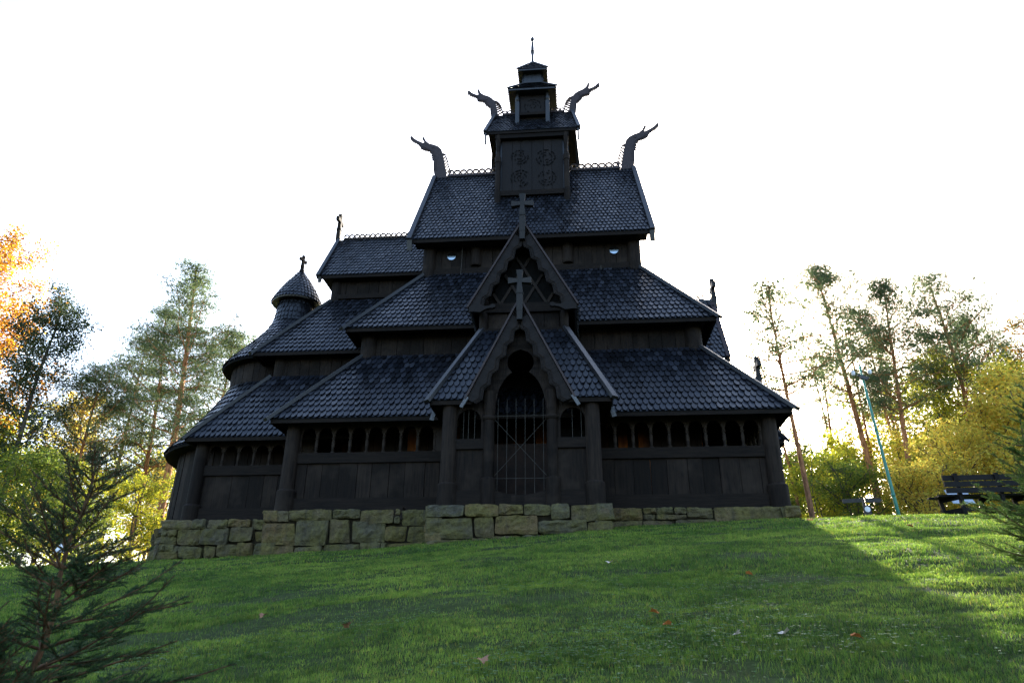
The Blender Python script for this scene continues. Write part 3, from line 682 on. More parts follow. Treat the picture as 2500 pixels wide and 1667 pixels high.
c2 = MB(); crest(c2, (-1.20, 0, z2+.05), (-.62, 0, z2+.05), .085, .05, .17, .04); c2.build('ridge_crest', M['tar_red'], tr_); c2 = MB(); crest(c2, (.72, 0, z2+.05), (1.26, 0, z2+.05), .085, .05, .17, .04); c2.build('ridge_crest', M['tar_red'], tr_)
dragon(tr_, SB, SC_, 1, .10, (-1.85, 17.28)); dragon(tr_, [(x-.05, z) for x, z in SB], [(x-.05, z) for x, z in SC_], -1, .10, (-1.85, 17.28))
# belfry
bf = MB(); bf.box(TX-.5, TX+.5, -.52, .52, 15.4, 16.9); belf = bf.build('belfry', M['tar'], CH)
s = MB()
for (hx, z0, rows, zst) in ((.60, 15.55, 9, .15), (.36, 17.55, 5, .13)):
    for sx in (-1, 1):
        s = MB(); x = TX+sx*hx; D = hx*.95
        s.box(min(TX+sx*(hx-.1), x), max(TX+sx*(hx-.1), x), -D, D, z0-.1, z0+rows*zst)
        for j in range(rows):
            for i in range(int(2*D/.12)):
                y = -D+.06+i*.12; z = z0+j*zst
                s.hexa([(x, y-.055, z), (x+sx*.08, y-.055, z), (x+sx*.08, y+.055, z), (x, y+.055, z)], [(x, y-.055, z+.17), (x+sx*.02, y-.055, z+.17), (x+sx*.02, y+.055, z+.17), (x, y+.055, z+.17)])
        s.build('shingled_side', M['shingle'], belf)
p = MB(); p.box(TX-.47, TX+.47, -.60, -.53, 15.85, 16.85); pb = p.build('carved_panel', M['panel'], belf)
p = MB(); roundel(p, (.04, 16.28), .33, -.612, rr); p.build('carved_roundel', M['void'], pb)
p = MB(); p.beam((TX-.5, -.66, 15.86), (TX+.5, -.66, 15.86), .08, .12); p.build('panel_beam', M['tar_h'], belf)
for x in (-.555, .61):
    p = MB(); p.box(x-.075, x+.075, -.72, -.58, 15.35, 16.45); p.lathe((x, -.65, 0), [(.075, 16.45), (.055, 16.5), (.085, 16.56), (.085, 16.66), (.06, 16.7), (.07, 16.95)], 14); p.build('post', M['board'], belf)
def pyr(name, hx, ze, tx, zt, w_, e_):
    m_ = MB(); c = [(-hx, -hx), (hx, -hx), (hx, hx), (-hx, hx)]; t = [(-tx, -tx), (tx, -tx), (tx, tx), (-tx, tx)]
    for i in range(4):
        j = (i+1) % 4; shingle_quad(m_, (TX+c[i][0], c[i][1], ze), (TX+c[j][0], c[j][1], ze), (TX+t[i][0], t[i][1], zt), (TX+t[j][0], t[j][1], zt), w_, e_, .05)
    o = m_.build(name, M['shingle'], belf); b = MB()
    for i in range(4): hips(b, [((TX+c[i][0], c[i][1], ze), (TX+t[i][0], t[i][1], zt))], .08, .05, .04)
    eave_boards(b, [(TX+a_[0]*.97, a_[1]*.97, ze) for a_ in c+[c[0]]], .07, .05); b.box(TX-hx+.05, TX+hx-.05, -hx+.05, hx-.05, ze-.06, ze-.04); b.build('hip_board', M['board'], o)
pyr('belfry_roof', .92, 16.92, .36, 17.62, .10, .13)
p = MB(); plank_wall(p, (TX-.34, -.36), (TX+.34, -.36), 17.5, 18.2, (0, -1), .17, .05, .01); p.box(TX-.33, TX+.33, -.33, .33, 17.45, 18.25); p.beam((TX-.42, -.41, 17.66), (TX+.42, -.41, 17.66), .05, .06); p.build('lantern_wall', M['board'], belf)
pyr('lantern_roof', .57, 18.22, .03, 19.02, .085, .115)
p = MB(); p.lathe((TX-.02, 0, 0), [(.07, 18.95), (.10, 19.02), (.08, 19.08), (.055, 19.12), (.045, 19.3), (.05, 19.5), (.075, 19.62), (.06, 19.66), (.085, 19.7), (.055, 19.74), (.065, 19.82), (.045, 20.1), (.04, 20.28), (.07, 20.3), (.075, 20.38), (.05, 20.44), (.005, 20.54)], 16); p.build('spire_rod', M['board'], belf, True)

# ------------------------------------------------------------------ porches (local frame: front looks to -y)
def porch(loc, rz, dl, full=True):
    """dl moves the lower storey out by dl relative to the upper one"""
    F = -5.95-dl
    w0 = MB(); H = 2.5
    # upper block and side walls
    w0.box(-1.02, 1.02, -4.88, -2.4, 4.0, 5.75); w0.plate([(-1.2, 5.4), (1.2, 5.4), (0, 7.6)], (0, -4.80, 0), (1, 0, 0), (0, 0, 1), (0, 1, 0), .05)
    P = w0.build('porch', M['tar'], CH); P.location = loc; P.rotation_euler = (0, 0, rz)
    m = MB(); m.beam((-1.15, -4.95, 5.48), (1.15, -4.95, 5.48), .14, .27); m.beam((-1.1, -4.95, 4.80), (1.1, -4.95, 4.80), .12, .14); m.build('porch_beam', M['tar_h'], P)
    m = MB(); plank_wall(m, (-.95, -4.92), (.95, -4.92), 4.8, 5.4, (0, -1), .5, .04, .01); m.build('porch_upper_wall', M['tar'], P)
    for sx in (-1, 1):
        m = MB(); m.lathe((sx*1.08, -4.92, 0), [(.12, 4.6), (.12, 5.9)], 16); m.build('porch_upper_post', M['tar'], P, True)
    # lattice
    la = MB(); base, top = 5.62, 7.35
    def clip_beam(x0, sl):   # line x = x0 + (z-base)/sl, inside triangle
        pts = []
        for i in range(61):
            z = base+(top-base)*i/60; x = x0+(z-base)/sl; lim = 1.0*(7.45-z)/(7.45-base)
            if abs(x) <= lim: pts.append((x, z))
        if len(pts) > 2: la.beam((pts[0][0], -4.93+(.02 if sl > 0 else -.02), pts[0][1]), (pts[-1][0], -4.93+(.02 if sl > 0 else -.02), pts[-1][1]), .035, .075, (0, 1, 0) if False else (0, 0, 1))
    for x0 in (-.64, 0.0, .62, -1.3, 1.3): clip_beam(x0-.0, 1.75); clip_beam(x0+.0, -1.75)
    la.build('lattice', M['arcade'], P)
    vo = MB(); vo.plate([(-1.1, 5.45), (1.1, 5.45), (0, 7.5)], (0, -4.89, 0), (1, 0, 0), (0, 0, 1), (0, 1, 0), .06); vo.build('gable_recess', M['void'], P)  # near-black sheet painted as the dark behind the lattice
    # gable frame boards just inside
    def gable(ap, ft, y, back, cs, crossh, w_, e_, lead_tip):
        az, fx, fz = ap, ft[0], ft[1]
        r_ = MB(); 
        shingle_quad(r_, (-fx, y+.05, fz), (-fx, back, fz), (0, y+.05, az), (0, back, az), w_, e_, .06)
        shingle_quad(r_, (fx, back, fz), (fx, y+.05, fz), (0, back, az), (0, y+.05, az), w_, e_, .06)
        r_.beam((0, y, az+.02), (0, back, az+.02), .1, .1)
        g_ = r_.build('gable_roof', M['shingle'], P)
        for sx in (-1, 1):
            bd, rb = MB(), MB(); d = nz((sx*fx, 0, fz-az)); inw = (-sx*abs(d[2]), 0, -abs(d[0]))
            wavy_board((bd, rb), (0, y, az-.02), (sx*fx, y, fz), inw, (0, -1, 0))
            o = bd.build('carved_bargeboard', M['panel'], g_); rb.build('carved_ribs', M['tar'], o)
            ed = MB(); ed.beam((sx*.0, y+.02, az+.05), (sx*(fx+.04), y+.02, fz+.0), .045, .14, (0, 1, 0)); ed.build('edge_board', M['tar_red'], o)
            # foot ornament
            om = MB()
            if crossh:   # dragon-like carved foot pointing inwards
                ol = [(0, .02), (-.12, .10), (-.28, .10), (-.42, .03), (-.55, .045), (-.62, .09), (-.70, .07), (-.70, .0), (-.63, -.03), (-.58, -.02), (-.45, -.05), (-.30, -.14), (-.15, -.12), (-.02, -.12)]
                om.plate([(sx*(fx+u), fz+v-.02) for u, v in ol], (0, y-.035, 0), (1, 0, 0), (0, 0, 1), (0, 1, 0), .10); om.build('carved_foot', M['panel'], g_)
            else:
                om.beam((sx*(fx-.02), y-.01, fz+.05), (sx*(fx+.13), y-.01, fz-.2), .08, .07, (0, 1, 0)); om.build('metal_tip', M['lead'], g_)
        cr = MB(); cross(cr, (0, y-.06, az-.36), (1, 0), 1.0 if crossh else .94); cr.build('cross', M['cross'], P)
        if crossh:
            m2 = MB(); crest(m2, (0, y+.25, az+.06), (0, back+.4, az+.06), .10, .05, .2, .04); m2.build('ridge_crest', M['tar_red'], g_)
    gable(7.93, (1.42, 5.34), -5.38, -1.9, 1, True, .135, .21, False)
    gable(5.08, (1.26, 2.48), -6.25-dl, -4.6, .9, False, .135, .21, True)
    # flanking half hipped roofs
    ex, ey, ez, tx, ty, tz = 2.16, -6.20-dl, 2.50, 1.09, -4.95, 4.85
    hr = MB()
    for sx in (-1, 1):
        a_, b_ = ((-ex, ey, ez), (-1.2, ey, ez)), ((-tx, ty, tz), (-.1, ty, tz))
        if sx > 0: a_ = ((1.2, ey, ez), (ex, ey, ez)); b_ = ((.1, ty, tz), (tx, ty, tz))
        shingle_quad(hr, a_[0], a_[1], b_[0], b_[1], .15, .225)
        q = [(sx*ex, ey, ez), (sx*ex, -3.6, ez), (sx*tx, ty, tz), (sx*tx, -3.0, tz)]
        if sx < 0: q = [q[1], q[0], q[3], q[2]]
        shingle_quad(hr, *q, .15, .225)
    ho = hr.build('porch_roof', M['shingle'], P)
    for sx in (-1, 1):
        hb = MB(); hips(hb, [((sx*ex, ey, ez), (sx*tx, ty, tz))], .19, .08, .10); hb.build('hip_board', M['board'], ho)
        lt = MB(); lt.beam((sx*(ex+.02), ey+.75, ez-.02), (sx*(ex+.08), ey+.72, ez-.28), .11, .04, (0, 1, 0)); lt.build('metal_tip', M['lead'], ho)
    for sx in (-1, 1):
        eb = MB(); eave_boards(eb, [(sx*1.15, ey+.04, ez), (sx*(ex-.03), ey+.04, ez), (sx*(ex-.03), -4.4, ez)]); eb.box(min(sx*1.3, sx*ex*.97), max(sx*1.3, sx*ex*.97), ey+.06, -4.4, ez-.11, ez-.08); eb.build('eave_board', M['tar_h'], ho)
    # gable board with keyhole opening
    gb = MB(); y0 = F-.04
    def opening(z):
        a1 = .60*math.sqrt(max(0, 1-((z-2.3)/1.0)**2)) if z > 2.3 else .60
        a2 = math.sqrt(max(0, .325**2-(z-3.5)**2)); return max(a1 if z < 3.3 else 0, a2)
    zs = [2.10+i*.06 for i in range(46)]
    for z0_, z1_ in zip(zs, zs[1:]):
        o0, o1 = opening(z0_), opening(z1_); g0 = max(min(.90, 1.26*(5.0-z0_)/2.6-.08), .05); g1 = max(min(.90, 1.26*(5.0-z1_)/2.6-.08), .05)
        for sx in (-1, 1):
            q = [(sx*o0, z0_), (sx*g0, z0_), (sx*g1, z1_), (sx*o1, z1_)]
            gb.hexa([(u, y0+.06, z) for u, z in q], [(u, y0, z) for u, z in q])
    gb.build('keyhole_board', M['tar'], P)
    # pillars
    for sx in (-1, 1):
        m = MB(); m.lathe((sx*1.69, F, 0), [(.232, -.05), (.232, .5), (.22, .53), (.185, .55), (.175, 2.55)], 32); m.build('porch_pillar', M['tar'], P, True)
        m = MB(); m.lathe((sx*.745, F-.02, 0), [(.175, -.05), (.175, .62), (.16, .65), (.125, .66), (.13, 1.3), (.125, 2.02), (.15, 2.04), (.165, 2.08), (.15, 2.12), (.13, 2.14), (.15, 2.3), (.15, 2.75)], 28); m.build('door_column', M['tar'], P, True)
        a_, b_ = sorted((sx*.86, sx*1.6))
        m = MB(); m.box(a_, b_, F-.0, F+.06, .36, 1.4); m.build('side_panel', M['tar'], P)
        m = MB(); m.beam((a_, F-.02, .19), (b_, F-.02, .19), .12, .36); m.build('side_sill', M['tar_h'], P); m = MB(); m.beam((a_, F-.02, 1.46), (b_, F-.02, 1.46), .11, .24); m.build('side_rail', M['tar_h'], P)
        m = MB(); arch_board(m, (0, F, 0), (1, 0, 0), (0, -1, 0), a_+.0, b_+.0, .29, 2.03, 2.5, .05, .3, 8, 1.57); m.build('side_arch', M['tar'], P)
        # side walls of the porch
        x = sx*1.69
        m = MB(); plank_wall(m, (x, F), (x, -4.4), .3, 1.5, (sx, 0), .4, .05); sw = m.build('porch_side_wall', M['tar'], P)
        m = MB(); m.beam((x, F, .16), (x, -4.4, .16), .14, .34); m.beam((x, F, 1.57), (x, -4.4, 1.57), .13, .25)
        for i in range(3): arch_board(m, (x, F+.2, 0), (0, 1, 0), (sx, 0, 0), i*.45, (i+1)*.45, .17, 2.235, 2.56, .05)
        m.build('porch_side_rail', M['tar_h'], sw)
        if full:
            m = MB()
            for xx in ((-1.37, -1.25, -1.1) if sx < 0 else (1.22, 1.43)): m.tube([(xx, F+.06, 1.58), (xx, F+.06, 2.36)], [.007]*2, 6)
            m.build('window_bar', M['steel'], P)
    # threshold with hollow top edge
    th = MB(); n_ = 12
    for i in range(n_):
        x0_, x1_ = -.6+1.2*i/n_, -.6+1.2*(i+1)/n_; zt = lambda x: .26+.11*(x/.6)**2
        q = [(x0_, F-.07), (x1_, F-.07), (x1_, F+.07), (x0_, F+.07)]
        th.hexa([(u, v, .0) for u, v in q], [(q[0][0], q[0][1], zt(x0_)), (q[1][0], q[1][1], zt(x1_)), (q[2][0], q[2][1], zt(x1_)), (q[3][0], q[3][1], zt(x0_))])
    th.build('threshold', M['tar_h'], P)
    fl = MB(); fl.box(-1.7, 1.7, F, -4.4, -.05, .05); fl.build('porch_floor', M['tar_h'], P)
    dr = MB(); dr.box(-.8, .8, -4.36, -4.2, .06, 1.9); dr.build('inner_door', M['door'], P); dr = MB(); dr.box(-1.7, -.8, -4.35, -4.25, .1, 2.6); dr.box(.8, 1.7, -4.35, -4.25, .1, 2.6); dr.box(-1.0, 1.0, -4.4, -4.3, 2.5, 4.6); dr.build('inner_portal', M['void'], P)  # near-black panels beside and above the door paint the dark porch interior
    if full:
        gt = MB()
        for i in range(6):
            x = -.535+i*.215; gt.tube([(x, F-.02, .27+.1*(x/.6)**2), (x, F-.02, 2.56)], [.0055]*2, 6)
        for z in (2.13, .64): gt.tube([(-.62, F-.035, z), (.62, F-.035, z)], [.006]*2, 6)
        gt.tube([(-.6, F-.05, 2.03), (.6, F-.05, .70)], [.005]*2, 6); gt.tube([(.6, F-.045, 2.03), (-.6, F-.045, .70)], [.005]*2, 6)
        gt.build('iron_gate', M['steel'], P)
    return P
porch((0, 0, 0), 0, 0.0)
# west porch on the right side of the nave
porch((.68, 0, 0), R(90), .25, False)

# ------------------------------------------------------------------ stone foundation
ST = random.Random(21)
def stones(mb, fn, L, zt, zb, rh=(.26, .46), rl=(.35, .95), th=.35, rnd=ST):
    """irregular rubble courses; fn(s) -> (x, y, nx, ny), zt top, zb(s) ground"""
    zmin = min(zb(L*i/12) for i in range(13))
    vn = lambda x, k: float(vnoise(np.array(x), np.array(k*1.0), 9))
    def block(sa, sb, za, zb_, top):
        # quadrilateral block, corners jittered; za/zb_ = bottom/top heights
        g_ = rnd.uniform(.004, .014); w_ = sb-sa; h_ = zb_-za
        if w_ < .08 or h_ < .05: return
        jj = min(w_, h_)*.11; J = lambda: rnd.uniform(-jj, jj)
        lo, hi = sa <= 1e-6, sb >= L-1e-6
        c = [(sa+g_+(0 if lo else max(J(), -g_*.5)), za+g_+max(J()*.8, -g_*.5)), (sb-g_+(0 if hi else min(J(), g_*.5)), za+g_+max(J()*.8, -g_*.5)), (sb-g_+(0 if hi else min(J(), g_*.5)), zb_-(0 if top else g_)+min(J()*.7, .01)), (sa+g_+(0 if lo else max(J(), -g_*.5)), zb_-(0 if top else g_)+min(J()*.7, .01))]
        NU, NV = 9, 6; bul = rnd.uniform(-.03, .06); tx, tz = rnd.uniform(-.05, .05), rnd.uniform(-.06, .06); ph = rnd.uniform(0, 99); rad = rnd.uniform(.012, .045)
        vs_, fs = [], []
        for j in range(NV):
            for i in range(NU):
                u, v = i/(NU-1), j/(NV-1)
                ss = (c[0][0]*(1-u)+c[1][0]*u)*(1-v)+(c[3][0]*(1-u)+c[2][0]*u)*v
                z = (c[0][1]*(1-u)+c[1][1]*u)*(1-v)+(c[3][1]*(1-u)+c[2][1]*u)*v
                edu, edv = min(u, 1-u)*w_, min(v, 1-v)*h_; rd = min(1, min(edu, edv)/rad)
                # round the corners in outline
                if edu < rad*.5 and edv < rad*.5: z += (.5-v)*rad*.7; ss += (.5-u)*rad*.7
                ss = min(max(ss, 0), L); x, y, nx_, ny_ = fn(ss)
                rough = (vn(ss*5+ph, z*5)-.5)*.10+(vn(ss*15+ph, z*15+3)-.5)*.05
                d = bul+.022*math.sqrt(rd)-.022+((u-.5)*tx+(v-.5)*tz)+rough*(.3+.7*rd)
                wob = (vn(ss*11+ph, z*5)-.5)*.025
                vs_.append((x+nx_*d, y+ny_*d, z+wob))
        for j in range(NV-1):
            for i in range(NU-1): a_ = j*NU+i; fs.append((a_, a_+1, a_+NU+1, a_+NU))
        bd = [i for i in range(NU)]+[NU-1+NU*j for j in range(1, NV)]+[(NV-1)*NU+i for i in range(NU-2, -1, -1)]+[NU*j for j in range(NV-2, 0, -1)]
        nb = len(vs_); _, _, nx_, ny_ = fn(min(max((sa+sb)/2, 0), L))
        for b_ in bd: x, y, z = vs_[b_]; vs_.append((x-nx_*th, y-ny_*th, z))
        m_ = len(bd)
        for i in range(m_): j = (i+1) % m_; fs.append((bd[j], bd[i], nb+i, nb+j))
        fs.append(tuple(nb+i for i in range(m_)))
        mb.add(vs_, fs)
    rows = [zt]
    while rows[-1] > zmin-.05: rows.append(rows[-1]-rnd.uniform(*rh))
    hz = lambda k, s: rows[0]-abs(vn(s*1.9, 77)-.5)*.05 if k == 0 else rows[k]+(vn(s*.9, k*13.7)-.5)*.26
    for k in range(len(rows)-1):
        s = 0.0
        while s < L-.01:
            w_ = rnd.uniform(*rl)
            if L-s-w_ < .25: w_ = L-s
            s1 = s+w_; mid = (s+s1)/2; z1, z0 = hz(k, mid), hz(k+1, mid)
            if z1 > zb(mid)-.02:
                q = rnd.random(); h_ = z1-z0
                if q < .13 and w_ > .4 and h_ > .25:      # two thin stones stacked
                    zc = z0+h_*rnd.uniform(.35, .65); sc1 = s+w_*rnd.uniform(.35, .65); block(s, s1, z0, zc, False); block(s, sc1, zc, z1, k == 0); block(sc1, s1, zc, z1, k == 0)
                elif q < .24 and w_ > .45:                # big one with a chip stone at its side
                    sc1 = s+w_*rnd.uniform(.72, .85); block(s, sc1, z0, z1, k == 0); zc = z0+h_*rnd.uniform(.4, .6); block(sc1, s1, z0, zc, False); block(sc1, s1, zc, z1, k == 0)
                else: block(s, s1, z0, z1, k == 0)
            s = s1
def line(P0, P1, N):
    L = math.hypot(P1[0]-P0[0], P1[1]-P0[1])
    return (lambda s: (P0[0]+(P1[0]-P0[0])*s/L, P0[1]+(P1[1]-P0[1])*s/L, N[0], N[1])), L
mb = MB()
def run(P0, P1, N, zt, **k):
    fn, L = line(P0, P1, N); stones(mb, fn, L, zt, lambda s: G(*fn(s)[:2])-.1, **k)
run((-6.45, -4.82), (-2.0, -4.82), (0, -1), .19, rh=(.27, .56), rl=(.5, 1.1))
run((-6.45, -3.6), (-6.45, -4.82), (-1, 0), .19)
run((2.0, -4.82), (6.2, -4.82), (0, -1), .17, rh=(.32, .5), rl=(.5, 1.25))
run((-2.08, -6.32), (2.05, -6.32), (0, -1), .0, rh=(.28, .46), rl=(.4, 1.1))
run((-2.08, -4.8), (-2.08, -6.32), (-1, 0), .0); run((2.05, -6.32), (2.05, -4.8), (1, 0), .0)
run((-9.75, -3.66), (-6.45, -3.66), (0, -1), .19, rh=(.24, .40), rl=(.35, .85))
run((-9.75, -2.8), (-9.75, -3.66), (-1, 0), .19, rh=(.2, .36), rl=(.25, .5))
fn = lambda s: (AC[0]+3.12*math.cos(R(112)+s/3.12), 3.12*math.sin(R(112)+s/3.12), math.cos(R(112)+s/3.12), math.sin(R(112)+s/3.12))
stones(mb, fn, 3.12*R(138), .19, lambda s: G(*fn(s)[:2])-.1, rh=(.2, .34), rl=(.3, .65))
run((6.2, -4.6), (6.2, 4.6), (1, 0), .17, rh=(.32, .5), rl=(.5, 1.1))
# corner boulder under the right-hand pillar
run((6.05, -4.95), (6.42, -4.95), (0, -1), .16, rl=(.36, .4)); run((6.42, -4.95), (6.42, -4.55), (1, 0), .16, rl=(.36, .4))
found = mb.build('stone_foundation', M['stone'], CH); mb = MB(); run((6.75, -2.1), (8.0, -2.1), (0, -1), .0); run((8.0, -2.1), (8.0, 2.1), (1, 0), 0.0); mb.build('porch_foundation', M['stone'], CH)
fb = MB(); fb.box(-6.3, 6.1, -4.72, 4.6, -1.6, .10); fb.box(-1.95, 1.92, -6.2, -4.6, -1.6, -.06); fb.box(-9.6, -6.2, -3.55, 3.5, -1.8, .10); fb.box(6.0, 7.9, -2, 2, -1, -.06)
fb.lathe(AC, [(3.0, -2), (3.0, .12), (.01, .12)], 40); fb.build('foundation_core', M['mortar'], CH)
hb = MB(); hb.box(-3.42, -2.98, -4.80, -4.5, -.06, .24); hb.build('foundation_hatch', M['tar'], CH); hb = MB(); hb.box(-7.95, -7.5, -3.5, -3.3, -.02, .24); hb.build('foundation_hatch', M['tar'], CH)

# ------------------------------------------------------------------ lawn
rng = np.random.default_rng(5)
def in_church(x, y):
    a_ = (x > -6.4) & (x < 6.3) & (y > -4.8); b_ = (x > -2.06) & (x < 2.03) & (y > -6.28); c_ = (x > -9.7) & (x < -6) & (y > -3.6)
    d_ = (x+8.5)**2+y**2 < 9.6; return a_ | b_ | c_ | d_
cx, cy = CAM[0], CAM[1]
def blades(n, rmin, rmax, hmul, wmul):
    # polar sampling about the camera, uniform per unit area
    r_ = np.sqrt(rng.uniform(rmin**2, rmax**2, n)); t = rng.uniform(R(-56), R(48), n)
    x = cx+r_*np.sin(t); y = cy+r_*np.cos(t)
    k = ~in_church(x, y) & (y < 1.5) & (x < 22); x, y = x[k], y[k]; m = len(x)
    cl = vnoise(x*1.3, y*2.0, 11); fine = vnoise(x*6, y*6, 12); bare = vnoise(x*.9+4, y*2.2, 21)
    streak = np.exp(-((y+15.55+.25*(x-.6))/.16)**2)*(np.abs(x-.6) < 1.7)*vnoise(x*3, y*4, 31)
    midn = vnoise(x*4.2, y*6.5, 41)*.6+vnoise(x*10, y*15, 42)*.4
    keep = rng.random(m) < np.clip(1.0-1.7*np.clip(.44-midn, 0, 1)*2.2+.1-1.6*np.clip(bare-.72, 0, 1)*4-1.3*streak, .12, 1); x, y, cl, fine = x[keep], y[keep], cl[keep], fine[keep]; m = len(x)
    h = (.014+.026*np.clip(cl*1.5-.3, 0, 1)+.020*fine*rng.random(m)+.010*rng.random(m))*hmul; tall = rng.random(m) < .015; h = np.where(tall, h*1.7, h)
    wd = (.0030+.0022*rng.random(m))*wmul; az = rng.uniform(0, 2*np.pi, m); lean = rng.uniform(.2, 1.3, m)*h; z = gz(x, y)
    la = az+rng.uniform(-.6, .6, m)+np.pi/2
    dx, dy = np.cos(la)*lean, np.sin(la)*lean; sx, sy = np.cos(az)*wd/2, np.sin(az)*wd/2
    P = np.empty((m, 5, 3)); P[:, 0] = np.stack([x-sx, y-sy, z-.01], 1); P[:, 1] = np.stack([x+sx, y+sy, z-.01], 1)
    P[:, 2] = np.stack([x+sx*.85+dx*.35, y+sy*.85+dy*.35, z+h*.62], 1); P[:, 3] = np.stack([x-sx*.85+dx*.35, y-sy*.85+dy*.35, z+h*.62], 1)
    P[:, 4] = np.stack([x+dx, y+dy, z+h], 1); return P
P = np.concatenate([blades(340000, 4.2, 8.5, .78, .85), blades(330000, 8.0, 13.5, .92, 1.4), blades(250000, 13.0, 22.5, 1.1, 2.4)])
m = len(P); b0 = np.arange(m)[:, None]*5
loops = (b0+np.array([0, 1, 2, 3, 3, 2, 4])[None]).ravel(); sizes = np.tile([4, 3], m)
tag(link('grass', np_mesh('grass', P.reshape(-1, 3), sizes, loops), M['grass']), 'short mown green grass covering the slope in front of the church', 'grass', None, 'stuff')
# clover
cl = []
for (x0, y0, sx, sy, n) in ((2.0, -16.4, .55, .5, 900), (1.2, -17.0, .5, .25, 500), (3.0, -16.9, .5, .3, 250), (2.6, -14.9, .6, .4, 300), (-.6, -15.6, .5, .4, 200), (.7, -14.2, .5, .3, 160), (-2.2, -16.2, .5, .3, 200)):
    x = rng.normal(x0, sx, n); y = rng.normal(y0, sy, n); z = gz(x, y)+rng.uniform(.03, .055, n); s_ = rng.uniform(.007, .013, n)
    for k in range(3):
        t = rng.uniform(0, 6.28, n) if k == 0 else t+2.09; cx_, cy_ = x+np.cos(t)*s_, y+np.sin(t)*s_; tz = rng.uniform(-.004, .004, n)
        q = np.stack([np.stack([x, y, z], 1), np.stack([cx_-np.sin(t)*s_*.7, cy_+np.cos(t)*s_*.7, z+tz], 1), np.stack([x+np.cos(t)*s_*2, y+np.sin(t)*s_*2, z-.002], 1), np.stack([cx_+np.sin(t)*s_*.7, cy_-np.cos(t)*s_*.7, z-tz], 1)], 1)
        cl.append(q)
tag(link('clover', quad_mesh('clover', np.concatenate(cl)), M['clover']), 'patches of pale round clover leaves in the near lawn', 'clover', None, 'stuff')

# ------------------------------------------------------------------ trees
def tuft_tris(C, size, k, width, up=.35, rg=rng):
    n = len(C); C = np.repeat(C, k, 0); d = rg.normal(size=(n*k, 3)); d[:, 2] += up; d /= np.linalg.norm(d, axis=1)[:, None]
    s_ = rg.normal(size=(n*k, 3)); s_ -= d*(s_*d).sum(1)[:, None]; s_ /= np.linalg.norm(s_, axis=1)[:, None]
    L = size*rg.uniform(.7, 1.2, n*k)[:, None]; w_ = width*rg.uniform(.7, 1.2, n*k)[:, None]
    return np.stack([C-s_*w_/2, C+s_*w_/2, C+d*L], 1)
def leaf_quads(C, size, rg=rng):
    n = len(C); d = rg.normal(size=(n, 3)); d[:, 2] *= .5; d /= np.linalg.norm(d, axis=1)[:, None]
    s_ = rg.normal(size=(n, 3)); s_ -= d*(s_*d).sum(1)[:, None]; s_ /= np.linalg.norm(s_, axis=1)[:, None]
    L = size*rg.uniform(.6, 1.2, n)[:, None]
    return np.stack([C-d*L*.5, C+s_*L*.38, C+d*L*.5, C-s_*L*.38], 1)
def path(p0, d, L, n, bend, rg, lift=0):
    pts = [np.array(p0, float)]; d = nz(d)
    for i in range(n):
        d = nz(d+rg.normal(size=3)*bend+np.array([0, 0, lift])); pts.append(pts[-1]+d*L/n)
    return pts
def pine_meshes(seed, H, cb, Rm, lean=(0, 0), r0=.17, dens=1.0, nl=46):
    rg = np.random.default_rng(seed); t = MB(); n = 12
    tp = []
    ph = rg.uniform(0, 6)
    for i in range(n+1):
        k = i/n; tp.append(np.array([lean[0]*k*k+.18*math.sin(k*4+ph)*k, lean[1]*k*k+.15*math.cos(k*3+ph)*k, H*k]))
    t.tube(tp, [r0*(1-.82*(i/n)**1.1) for i in range(n+1)], 9)
    C = []
    def at(k):
        f = k*n; j = min(int(f), n-1); return tp[j]*(1-f+j)+tp[j+1]*(f-j)
    for i in range(nl):
        k = cb+(1-cb)*((i+.5)/nl)**.9; k = min(k, .985); p = at(k); az = i*2.4+rg.uniform(-.4, .4)
        rel = (k-cb)/(1-cb); L = Rm*(.35+.65*math.sin(math.pi*min(1, (rel*.85+.22))))*rg.uniform(.55, 1.1)
        if rel > .8: L *= .75
        d = (math.cos(az), math.sin(az), rg.uniform(-.05, .35)+.5*rel)
        pt = path(p, d, L, 5, .16, rg, .05); rb = max(.012, .05*(1-k)+.018)
        t.tube(pt, [rb*(1-.75*j/5) for j in range(6)], 5, False)
        for j in range(2, 6):
            for q in range(2 if j < 5 else 3):
                if rel > .72 and rg.random() < .45: continue
                dd = nz(np.array(pt[j]-pt[j-1])+rg.normal(size=3)*[.012*0+.35, .35, .12]); sub = path(pt[j], dd, L*.28*rg.uniform(.5, 1.2), 2, .2, rg, .05)
                t.tube(sub, [.014, .01, .006], 4, False)
                m_ = int(24*dens*rg.uniform(.4, 1.3)); c = sub[-1]
                C.append(c+rg.normal(size=(m_, 3))*[.33, .33, .10]*rg.uniform(.8, 1.4))
    for i in range(6): C.append(tp[-1]+rg.normal(size=(int(8*dens), 3))*[.16+.06*i, .16+.06*i, .16]-[0, 0, .3*i])
    for i in range(7):        # dead stubs below the crown
        k = rg.uniform(cb*.5, cb); az = rg.uniform(0, 6.28); pt = path(at(k), (math.cos(az), math.sin(az), .1), rg.uniform(.4, 1.3), 3, .25, rg); t.tube(pt, [.025, .018, .01, .005], 4, False)
    C = np.concatenate(C); T = tuft_tris(C, .17, 5, .027, .4, rg)
    tm = bpy.data.meshes.new('trunk'); tm.from_pydata(t.v, [], t.f); tm.polygons.foreach_set('use_smooth', [True]*len(tm.polygons)); return tm, tri_mesh('crown', T)
